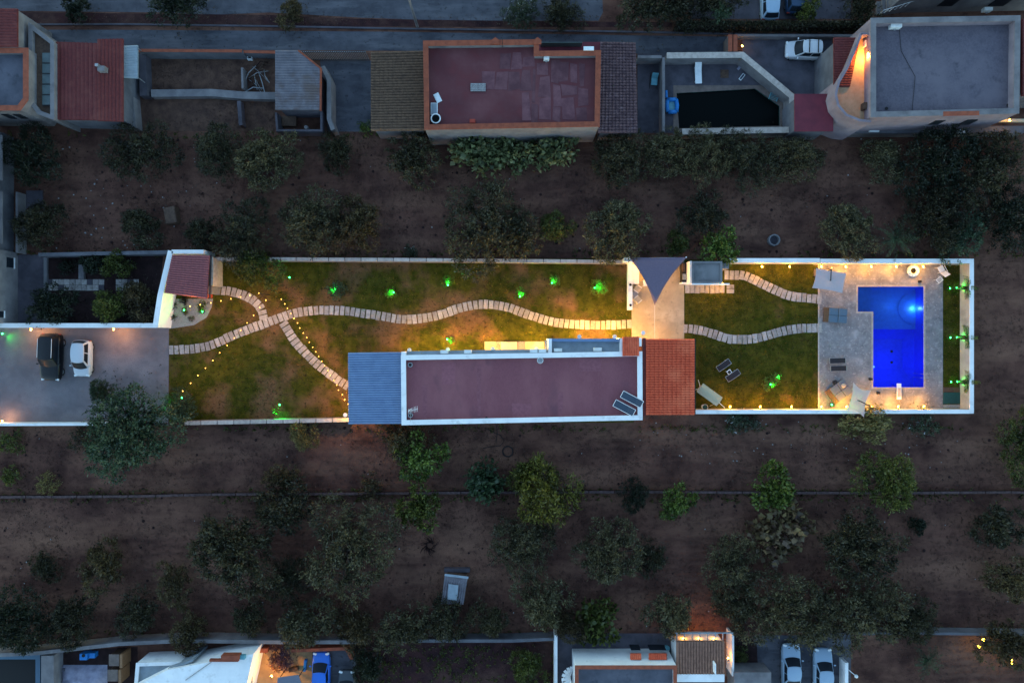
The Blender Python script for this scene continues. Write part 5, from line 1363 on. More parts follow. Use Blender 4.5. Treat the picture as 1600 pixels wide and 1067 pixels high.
for x in (1478, 1560):
    w_ = part_box(N_, 'window', M['glass'], x, x + 24, 3, 4.5, 1.2, 2.6); w_.location.y = P(0, -31.5, 6).y - P(0, 4.5, 2.6).y - .03
ac_unit(N_, 1545, 14, 1.0)
for k in range(15):
    p = P(1368 + k * 6.2, 24 - k * .9); MB().box(p.x, p.x + .36, p.y - .1, p.y + 1.2, 0, .25 + k * .2).build('stair_step', M['white_dimmed'], N_)
    MB().box(p.x + .18, p.x + .24, p.y - .1, p.y - .05, .25 + k * .2, 1.1 + k * .2).build('baluster', M['metal_white'], N_)
a = P(1368, 24); b = P(1368 + 14 * 6.2, 24 - 14 * .9); MB().tube([(a.x + .2, a.y - .07, 1.1), (b.x + .2, b.y - .07, 1.1 + 14 * .2)], .03, 6).build('handrail', M['metal_white'], N_)
t = hut('tiled_house', 'dark red roof sliver at the right edge beside the large house', [(1597, 30), (1660, 30), (1660, 150), (1597, 150)], 4.0, M['plaster_grey'])
wavy_roof(t, [(1597, 30), (1660, 30), (1660, 150), (1597, 150)], [4, 4, 4, 4], M['tile_red'], 24, 8, .05, .03, 'h')
# utility pole and cables
t = empty('utility_pole', P(652, 42), 0, 'pale wooden utility pole on the verge beside the lane', 'utility pole')
p = P(652, 42); MB().cyl(p.x, p.y, 0, 8, .14, 10, .09).build('pole', M['white_dimmed'], t); MB().box(p.x - .7, p.x + .7, p.y - .04, p.y + .04, 7.5, 7.6).build('crossarm', M['wood_dk'], t); MB().cyl(p.x + .5, p.y, 7.6, 7.75, .04, 8).build('insulator', M['plastic_white'], t)
wall_px('lane_wall', 'low grey wall in front of the dark hedge by the driveway', [(1150, 55.5), (1345, 56)], .22, .7, M['white_dimmed'])

# ------------------------------------------------------------------ houses along the south edge
t = empty('sunken_yard', P(20, 1050), 0, 'dark covered pit with blue rim at the lower left corner', 'pit')
MB().strip(PL([(-60, 1026), (59, 1026), (59, 1130)], .5), .45, 0, .5).build('rim', M['cushion_blue'], t); part_box(t, 'cover', M['rubber'], -60, 56, 1030, 1130, .0, .06)
wall_px('lower_wall', 'pale upright wall right of the covered pit', [(74, 1024), (74, 1130)], 1.2, 1.4, M['white_dimmed'])
wall_px('boundary_wall', 'pale boundary wall rising along the lower left field edge', [(-20, 1024), (60, 1020), (185, 1006), (285, 1001), (430, 1003), (560, 1003)], .35, 1.6, M['white_dimmed'], z0=0)
t = empty('tarp_heap', P(130, 1054), 0, 'pale purple tarpaulin heap in the lower left yard', 'tarpaulin')
rg = np.random.default_rng(3); K = 16
vs = []; fs = []
for i in range(K + 1):
    for j in range(K + 1):
        u, v_ = i / K * 2 - 1, j / K * 2 - 1; p = P(132 + u * 36, 1062 + v_ * 24); hgt = max(0, 1 - u * u) * max(0, 1 - v_ * v_)
        vs.append((p.x, p.y, .02 + .8 * hgt ** .7 + (.09 * rg.normal() if hgt > 0 else 0)))
for i in range(K):
    for j in range(K): fs.append((i * (K + 1) + j, i * (K + 1) + j + 1, (i + 1) * (K + 1) + j + 1, (i + 1) * (K + 1) + j))
MB().add(vs, fs).build('cover', M['tarp'], t, smooth=True)
for k, (x, y) in enumerate(((104, 1046), (158, 1048), (150, 1072))): 
    p = P(x, y); MB().obox((p.x, p.y, .12), (.3, .2, .2), k).build('weight_block', M['concrete'], t)
t = empty('water_tank', P(129, 1026), 0, 'bright blue square tank beside the lower left wall', 'tank')
part_box(t, 'tank_body', M['plastic_blue'], 124, 136, 1021, 1031, 0, .8, bevel=.04); q = P(130, 1024, .85); MB().cyl(q.x, q.y, .8, .84, .16, 14).build('lid', M['rubber'], t); part_box(t, 'barrel', M['plastic_blue'], 138, 148, 1020, 1028, 0, .6, bevel=.04)
for i, (x0, x1, y0, y1) in enumerate(((170, 186, 1022, 1040), (168, 184, 1046, 1064))):
    t = empty('wood_shed', P((x0 + x1) / 2, (y0 + y1) / 2), 0, ('upper' if i == 0 else 'lower') + ' brown low shed beside the white house yard', 'shed')
    part_box(t, 'wall', M['wood_dk'], x0 + 1, x1 - 1, y0 + 1, y1 - 1, 0, 1.3); part_box(t, 'roof', M['stone_rim'], x0, x1, y0, y1, 1.3, 1.38); part_box(t, 'beam', M['wood'], x1 + 1, x1 + 5, y0, y1 + 3, 0, 1.5)
Wt = flat_house('white_flat_house', 'white house with stepped flat roofs at the lower left', [(213, 1036), (300, 1033), (300, 1130), (205, 1130)], 2.2, 2.4, M['white'], M['zinc_pale'], M['white'], pw=.25)
MB().prism(PL([(205, 1075), (262, 1046), (396, 1021), (372, 1130), (205, 1130)], 3.3), 0, 3.3).build('upper_storey', M['white'], Wt)
MB().prism(PL([(262, 1044), (302, 1029), (302, 1033), (266, 1047)], 3.0), 0, 3.0).build('roof_edge', M['zinc_pale'], Wt)
part_box(Wt, 'chimney', M['terracotta'], 327, 372, 1030, 1033.5, 3.3, 3.6); part_box(Wt, 'chimney', M['terracotta'], 345, 373, 1024, 1031, 3.3, 4.0); part_box(Wt, 'chimney_cap', M['plastic_teal'], 374, 382, 1024, 1030, 3.3, 3.7)
MB().tube([P(290, 1062, 3.35), P(330, 1034, 3.35)], .04, 6).build('conduit', M['metal_grey'], Wt)
part_box(Wt, 'satellite_box', M['metal_grey'], 290, 297, 1038, 1043, 2.4, 2.9)
# patio with warm light
t = empty('lit_patio', P(440, 1040)); t['kind'] = 'structure'
part_box(t, 'patio_slab', mk('ochre_paving', (.4, .25, .12), (.3, .18, .09), sc=1, rough=.8), 397, 488, 1014, 1130, 0, .03)
wall_px('patio_wall', 'terracotta wall around the orange-lit patio and blue car', [(399, 1016), (418, 1016)], .4, 1.2, M['terracotta'])
wall_px('patio_wall', 'long terracotta wall above the blue car', [(455, 1016.5), (541, 1013), (550, 1030)], .3, 1.0, M['terracotta'])
t = empty('awning', P(452, 1062), 0, 'dark grey awning over the orange-lit patio', 'awning')
MB().prism(PL([(430, 1090), (434, 1058), (466, 1054), (474, 1075), (470, 1100)], 2.4), 2.34, 2.4).build('cloth', M['cushion_grey'], t)
for q_ in ((436, 1060), (466, 1058)): p = P(*q_, 2.3); MB().cyl(p.x, p.y, 0, 2.34, .04, 8).build('post', M['metal_dark'], t)
wall_lamp(424, 1056, 2.2, 'orange lamp lighting the lower left patio', power=150, color=(1, .45, .05), side=-1)
slabthing('patio_bench', 'small dark bench with white cups on the orange patio', 'bench', 460, 1043, .03, .2, .9, .35, .4, M['wood_dk'])
slabthing('blue_bench', 'narrow blue bench beside the blue car', 'bench', 478, 1037, .03, 1.45, 1.1, .25, .4, M['plastic_blue'])
t = empty('iron_railing', P(398, 1050), 0, 'dark iron railing beside the white lower house', 'railing')
for k in range(6): part_box(t, 'baluster', M['metal_dark'], 384, 389, 1046 + k * 6, 1048 + k * 6, 0, 2.0)
part_box(t, 'top_rail', M['metal_grey'], 391, 394, 1042, 1085, 1.95, 2.05)
wall_px('boundary_wall', 'thin pale wall above the dark red lower field', [(602, 1001), (800, 1001), (866, 998)], .3, 1.4, M['plaster_grey'])
wall_px('boundary_wall', 'white wall left of the grey court with spiral stair', [(868.5, 992), (868.5, 1130)], .3, 1.4, M['white'])
R_ = flat_house('shuttered_house', 'white house with terracotta trimmed roof at the bottom edge', [(899, 1040), (1057, 1040), (1057, 1140), (899, 1140)], 3.2, 3.6, M['white'], M['grey_roof2'], M['terracotta'], pw=.25, over=.05)
for x0, x1 in ((985, 1002), (1014, 1042)):
    part_box(R_, 'window', M['glass'], x0 + 1, x1 - 1, 1014.5, 1015.5, 1.0, 2.1)
    wavy_roof(R_, [(x0, 1021), (x1, 1021), (x1, 1030), (x0, 1030)], [2.2, 2.2, 2.5, 2.5], M['tile_orange'], max(5, int((x1 - x0) / 3.4)), 1, .05, 0, 'v', name='window_awning')
wavy_roof(R_, [(1057, 1001), (1132, 1001), (1132, 1052), (1057, 1052)], [2.6, 2.6, 2.9, 2.9], M['tile_brick'], 17, 6, .13, .04, 'v')
part_box(R_, 'wall', M['white'], 1058, 1131, 1004, 1052, 0, 2.5); part_box(R_, 'terrace_wall', M['white'], 1058, 1132, 1053, 1065, 0, 3.0); part_box(R_, 'chimney', M['white'], 1117, 1119, 1037, 1053, 2.9, 3.6)
for k in range(7): part_box(R_, 'pergola_beam', M['zinc_pale'], 1057 + k * 12, 1058.3 + k * 12, 989.5, 1001, 2.3, 2.4)
part_box(R_, 'pergola_rail', M['zinc_pale'], 1055, 1146, 988, 989.4, 2.25, 2.41)
part_box(R_, 'side_wall', M['white'], 1144, 1147, 992, 1056, 0, 1.8); part_box(R_, 'passage_floor', M['stone_rim'], 1133, 1143, 996, 1056, 0, .03)
part_box(R_, 'side_court', M['white_dimmed'], 1147, 1205, 1050, 1120, 0, 2.0)
for i, x in enumerate((1068, 1092, 1116)):
    wall_lamp(x, 997.5, 1.6, ORD[i] + ' orange lamp under the narrow pergola at the bottom', power=12, color=(1, .4, .05), side=-1)
wall_lamp(1138, 1028, 1.6, 'orange lamp in the side passage at the bottom', power=14, color=(1, .3, .05), side=-1)
# spiral stair
t = empty('spiral_stair', P(889, 1048), 0, 'white spiral stair beside the grey court', 'stair')
p = P(889, 1048); MB().cyl(p.x, p.y, 0, 3.4, .06, 10).build('column', M['metal_white'], t)
for k in range(14):
    a = k * .45; MB().obox((p.x + .45 * math.cos(a), p.y + .45 * math.sin(a), .2 + k * .21), (.8, .28, .04), a).build('tread', M['metal_white'], t)
MB().tube([(p.x + .85 * math.cos(k * .45), p.y + .85 * math.sin(k * .45), 1.0 + k * .21) for k in range(15)], .03, 6).build('handrail', M['metal_white'], t)
q = P(1041, 1010); t = empty('teal_tub', (q.x, q.y, .006), 0, 'round teal tub beside the narrow pergola', 'tub')
MB().cyl(0, 0, 0, .4, .2, 16, .25).build('tub_body', M['plastic_teal'], t, world=False); MB().torus((0, 0, .4), .25, .03, 18, 6).build('rim', M['plastic_teal'], t, world=False)
wall_px('boundary_wall', 'grey wall line behind the parked silver cars', [(1040, 990), (1055, 989)], .2, .9, M['plaster_grey'])
wall_px('boundary_wall', 'pale boundary wall at the lower right field edge', [(1262, 991), (1420, 989), (1650, 992)], .25, 1.2, M['plaster_grey'])
sheet('planted_court', [(1147, 992), (1172, 994), (1183, 1010), (1184, 1049), (1147, 1049)], .012, M['soil_dark'])
t = empty('yard_lamp', P(1323, 1036), 0, 'white wall post with round lamp arm beside the silver cars', 'lamp')
part_box(t, 'post_wall', M['white'], 1320.5, 1325.5, 1035, 1130, 0, 1.2); q = P(1326, 1046, 1.1); r_ = P(1338, 1056, 1.1); MB().tube([q, r_], .03, 6).build('arm', M['metal_white'], t); MB().sphere(tuple(r_), .17, 12, 8).build('lamp_globe', M['plastic_white'], t)
for i, (x, y) in enumerate(((1537, 999), (1530, 1010), (1580, 1030.5), (1580.5, 1036.5))):
    p = P(x, y, 1.2); t = empty('garden_lamp', (p.x, p.y, 0), 0, ('upper lamp of left', 'lower lamp of left', 'upper lamp of right', 'lower lamp of right')[i] + ' yellow lamp pair at the lower right corner', 'garden lamp')
    MB().cyl(0, 0, 0, 1.1, .03, 8).build('post', M['metal_dark'], t, world=False); MB().sphere((0, 0, 1.2), .13 - .03 * (i > 1), 10, 6).build('globe', emi('yellow_globe', (1, .6, .05), 5, False), t, world=False); MB().cyl(0, 0, 0, .04, .1, 10).build('foot', M['metal_dark'], t, world=False)
    point_light(t, (0, -.2, 1.25), 2.0, (1, .6, .1))

# ------------------------------------------------------------------ fields
p_ = [(-80, 777), (200, 775.5), (330, 772.5), (520, 771.5), (760, 769.5), (1000, 768.5), (1240, 770), (1420, 770), (1580, 769), (1700, 772)]
wall_px('field_wall', 'low crumbling wall crossing the whole southern field', p_, .16, .6, M['soil_dark'], cap=True, cap_len=2.4, capmat=M['rock'])
t = empty('tin_shack', P(710, 918), 0, 'small tin roofed shack in the southern field', 'shack')
wavy_roof(t, [(695, 897), (731, 901), (724, 944), (689, 943)], [1.9, 1.9, 1.7, 1.7], M['zinc'], 10, 1, .05, 0, 'v', name='roof_sheet')
MB().prism(inset(PL([(695, 897), (731, 901), (724, 944), (689, 943)], 1.7), .15), 0, 1.6).build('wall', M['wood_dk'], t)
MB().prism(PL([(695, 896), (732, 900.5), (731.5, 904), (694.5, 899.5)], 1.99), 1.95, 1.99).build('ridge_plate', M['zinc_pale'], t)
MB().prism(PL([(701, 912), (716, 914), (714, 938), (699, 936)], 2.0), 1.97, 1.99).build('loose_sheet', M['zinc_pale'], t)
part_box(t, 'lean_board', M['concrete_dk'], 694, 734, 888, 894, 0, .5)
q = P(1207.5, 376); t = empty('well_ring', (q.x, q.y, 0), 0, 'round concrete well ring in the northern field', 'well')
MB().ring([(.56 * math.cos(k * .2618), .56 * math.sin(k * .2618)) for k in range(24)], [(.44 * math.cos(k * .2618), .44 * math.sin(k * .2618)) for k in range(24)], 0, .45).build('ring_wall', M['concrete'], t, world=False)
MB().cyl(0, 0, .02, .06, .44, 20).build('well_floor', M['concrete_dk'], t, world=False)
q = P(793.5, 705); t = empty('tyre_ring', (q.x, q.y, 0), 0, 'dark hoop lying on bare soil south of the villa', 'hoop')
MB().torus((0, 0, .06), .5, .06, 24, 8).build('tube', M['rubber'], t, world=False); MB().cyl(.5, 0, .0, .14, .05, 8).build('valve', M['rubber'], t, world=False)
t = empty('hose', P(776, 685), 0, 'thin dark hose curled on bare soil south of the villa', 'hose')
MB().tube([P(x, y, .03) for x, y in ((757, 668), (768, 674), (782, 680), (788, 688), (782, 696), (765, 698), (755, 700))], .03, 5).build('tube', M['rubber'], t); MB().tube([P(x, y, .05) for x, y in ((776, 664), (777, 676), (775, 692))], .025, 5).build('tube_end', M['rubber'], t)
t = empty('cabinet', (*P(268, 337, .6)[:2], 0), math.radians(10), 'brown discarded cabinet in the dark northern field', 'cabinet')
MB().box(-.55, .55, -.8, .8, 0, .9).build('carcass', M['wood_dk'], t, world=False, bevel=.02); MB().box(-.5, .5, -.75, .75, .9, .93).build('top_board', M['wood_dk'], t, world=False)
slabthing('concrete_slab', 'pale broken slab near the left house, northern field', 'slab', 55, 312, .0, 0, 1.6, 1.7, .12, M['concrete_dk'])
t = empty('burnt_stump', P(672, 852), 0, 'dark dead thicket in the southern field', 'thicket')
rg = random.Random(9)
for k in range(46):
    a = rg.uniform(0, 6.28); r1 = rg.uniform(.5, 1.15); c = P(672, 852)
    MB().tube([(c.x + .3 * math.cos(a), c.y + .3 * math.sin(a), .02), (c.x + .7 * r1 * math.cos(a + .3), c.y + .7 * r1 * math.sin(a + .3), .35), (c.x + r1 * math.cos(a + .6), c.y + r1 * math.sin(a + .6), rg.uniform(.1, .6))], [.04, .03, .015], 4).build('twig', M['soil_dark'], t)

# ------------------------------------------------------------------ cars
def car(name, label, px, py, heading, L, W, Ht, pm, style='hatch', rails=False, z=.012):
    t = empty(name, (*P(px, py, .8)[:2], z), heading, label, 'car')
    hw = W / 2; belt = Ht * .6
    if style == 'sedan':   st = [(-.502, .66, .5, 0.66), (-.488, .84, .42, 0.78), (-.45, .95, .3, .9), (-.3, 1, .22, .97), (0, 1, .2, 1), (.2, 1, .2, .98), (.38, .98, .22, .86), (.45, .9, .3, .74), (.485, .8, .36, 0.68), (.502, .55, .45, 0.54)]; gh = (-.36, -.2, .06, .22)
    elif style == 'suv':   st = [(-.502, .66, .5, 0.83), (-.488, .84, .42, 0.95), (-.45, .95, .3, 1.02), (-.3, 1, .24, 1.03), (0, 1, .22, 1.02), (.2, 1, .22, 1.0), (.4, .97, .26, .92), (.45, .9, .34, .8), (.485, .8, .36, 0.74), (.502, .55, .45, 0.60)]; gh = (-.485, -.42, .04, .2)
    else:                  st = [(-.502, .66, .5, 0.80), (-.488, .84, .42, 0.92), (-.45, .95, .3, .99), (-.3, 1, .22, 1.0), (0, 1, .2, 1.0), (.22, 1, .2, .97), (.4, .95, .24, .86), (.45, .86, .32, .74), (.485, .8, .36, 0.68), (.502, .55, .45, 0.54)]; gh = (-.485, -.4, .08, .27)
    sec = []
    for fx, fw, zb, zt in st:
        x = fx * L; w = hw * fw; zt *= belt; zb *= .8
        sec.append([(x, -w * .9, zb), (x, -w, zb + .15 * (zt - zb)), (x, -w, zb + .7 * (zt - zb)), (x, -w * .94, zt - .03), (x, -w * .7, zt + .015), (x, 0, zt + .035), (x, w * .7, zt + .015), (x, w * .94, zt - .03), (x, w, zb + .7 * (zt - zb)), (x, w, zb + .15 * (zt - zb)), (x, w * .9, zb)])
    m = len(sec[0]); vs = [v for s_ in sec for v in s_]; fs = []
    for i in range(len(sec) - 1):
        for k in range(m): fs.append((i * m + k, (i + 1) * m + k, (i + 1) * m + (k + 1) % m, i * m + (k + 1) % m))
    fs += [tuple(range(m)), tuple(reversed([(len(sec) - 1) * m + k for k in range(m)]))]
    MB().add(vs, fs).build('body', pm, t, world=False, smooth=True, subsurf=2)
    # cabin, bowed glass front and rear
    xr, xr2, xf2, xf = [g_ * L for g_ in gh]
    zb = belt * .93; zr = Ht; wb = hw * .9; wr = hw * .74
    NC = 6
    def FR(s_, v_):
        x = (xf + .16 * (1 - s_ * s_) - .05) * (1 - v_) + (xf2 + .1 * (1 - s_ * s_)) * v_
        return Vector((x, s_ * (wb * .95 * (1 - v_) + wr * v_), zb + (zr - .06 + .04 * (1 - s_ * s_) - zb) * v_))
    def RE(s_, v_):
        x = (xr - .08 * (1 - s_ * s_)) * (1 - v_) + (xr2 - .06 * (1 - s_ * s_)) * v_
        return Vector((x, s_ * (wb * (1 - v_) + wr * .96 * v_), zb + (zr - .06 + .04 * (1 - s_ * s_) - zb) * v_))
    def RO(s_, u_):
        p0 = RE(s_, 1).lerp(FR(s_, 1), u_); p0.z += .05 * math.sin(math.pi * u_); p0.y *= 1.04 - .16 * abs(2 * u_ - 1) ** 3; return p0
    def SI(sg, u_, v_):
        b0 = RE(sg, 0).lerp(FR(sg, 0), u_); t0 = RO(sg, u_); return b0.lerp(t0, v_)
    def grid(f, nu, nv):
        vs = [f(a_ / nu, b_ / nv) for a_ in range(nu + 1) for b_ in range(nv + 1)]
        return vs, [(a_ * (nv + 1) + b_, a_ * (nv + 1) + b_ + 1, (a_ + 1) * (nv + 1) + b_ + 1, (a_ + 1) * (nv + 1) + b_) for a_ in range(nu) for b_ in range(nv)]
    cb = MB()
    cb.add(*grid(lambda u, v: FR(u * 2 - 1, v), NC, 3)); cb.add(*grid(lambda u, v: RE(u * 2 - 1, v), NC, 3)); cb.add(*grid(lambda u, v: RO(u * 2 - 1, v), NC, 8))
    for sg in (-1, 1): cb.add(*grid(lambda u, v: SI(sg, u, v), 8, 3))
    cb.build('cabin', pm, t, world=False, smooth=True)
    def pane(nm, f, n, off_, nu=6, nv=2):
        vs, fs_ = grid(f, nu, nv); MB().add([q + off_ for q in vs], fs_).build(nm, M['glass'], t, world=False, smooth=True)
    pane('windshield', lambda u, v: FR(-.93 + 1.86 * u, .05 + .88 * v), 0, Vector((.014, 0, .012)))
    pane('rear_window', lambda u, v: RE(-.88 + 1.76 * u, .22 + .68 * v), 0, Vector((-.016, 0, .01)))
    for sg in (-1, 1):
        for u0, u1 in ((.08, .46), (.5, .9)): pane('side_window', lambda u, v: SI(sg, u0 + (u1 - u0) * u, .16 + .72 * v), 0, Vector((0, sg * .014, .006)), 3, 2)
    for sx in (-.31, .31):
        for sy in (-1, 1):
            wh = MB(); r = .31 if style != 'suv' else .36
            ring = [(sx * L + r * math.cos(k * .3927), r + r * math.sin(k * .3927)) for k in range(16)]
            y0, y1 = sy * (hw - .26), sy * (hw - .05)
            wh.add([(x, y0, zz) for x, zz in ring] + [(x, y1, zz) for x, zz in ring], [tuple(range(16)), tuple(range(31, 15, -1))] + [(k, (k + 1) % 16, 16 + (k + 1) % 16, 16 + k) for k in range(16)])
            w_ = wh.build('wheel', M['rubber'], t, world=False)
            ring2 = [(sx * L + r * .6 * math.cos(k * .628), r + r * .6 * math.sin(k * .628)) for k in range(10)]
            MB().add([(x, y1 + sy * .01, zz) for x, zz in ring2], [tuple(range(10))]).build('rim', M['metal_grey'], w_, world=False)
    zt = belt * .75
    for sy in (-1, 1):
        MB().obox((L * .465, sy * hw * .68, zt * .93), (.2, .36, .14), -sy * .3).build('headlight', M['plastic_white'], t, world=False, bevel=.03)
        MB().obox((-L * .487, sy * hw * .74, zt), (.1, .3, .2), 0).build('tail_light', M['plastic_red'], t, world=False, bevel=.02)
        MB().obox((xf - .25, sy * (hw + .09), belt + .03), (.12, .2, .13), 0).build('mirror', pm, t, world=False, bevel=.03)
        if rails: MB().tube([(xr2 + .15, sy * wr * .93, Ht + .01), (xf2 - .15, sy * wr * .93, Ht + .01)], .022, 6).build('roof_rail', M['metal_white'], t, world=False)
    if style == 'hatch' and rails:
        for fx in (.25, .75):
            xx = xr2 + (xf2 - xr2) * fx; MB().box(xx - .04, xx + .04, -wr, wr, Ht + .05, Ht + .08).build('cross_bar', M['rubber'], t, world=False)
    MB().obox((L * .492, 0, .36), (.06, W * .5, .12), 0).build('grille', M['rubber'], t, world=False)
    MB().obox((xf + .03, .2, belt * .985), (.03, .7, .015), .1).build('wiper', M['rubber'], t, world=False)
    return t
PB = paint('black_paint', (.003, .003, .004)); PW = paint('white_paint', (.5, .52, .55)); PS = paint('silver_paint', (.26, .36, .46)); PBL = paint('blue_paint', (.02, .13, .55)); PD = paint('dark_paint', (.05, .06, .07)); PNV = paint('navy_paint', (.02, .045, .09))
car('parked_car', 'black large car with silver roof rails on the parking', 79, 558, math.radians(-92), 4.55, 1.95, 1.72, PB, 'suv', True)
car('parked_car', 'small white hatchback beside the black car on the parking', 127, 560, math.radians(-91), 3.5, 1.68, 1.5, PW, 'hatch')
car('parked_car', 'white compact car with roof bars on the upper driveway', 1257, 77.5, math.radians(178), 3.5, 1.7, 1.55, PW, 'hatch', True)
car('parked_car', 'bright blue car beside the orange-lit patio at the bottom', 501, 1053, math.radians(90), 4.1, 1.75, 1.5, PBL, 'hatch')
car('parked_car', 'dark car with pale roof cut off at bottom, right of blue car', 541, 1080, math.radians(90), 3.9, 1.65, 1.5, PD, 'hatch', True)
car('parked_car', 'left of two silver white sedans at the bottom drive', 1237.5, 1043, math.radians(90), 4.5, 1.8, 1.45, PS, 'sedan')
car('parked_car', 'right of two silver white sedans at the bottom drive', 1287.5, 1050, math.radians(90), 4.5, 1.8, 1.45, PS, 'sedan')
car('parked_car', 'white car cut by the top edge above the hedge', 1204, -4, math.radians(90), 4.3, 1.75, 1.5, PS, 'hatch')
car('parked_car', 'dark blue car cut by the top edge above the hedge', 1243, -14, math.radians(90), 4.3, 1.75, 1.5, PNV, 'hatch')

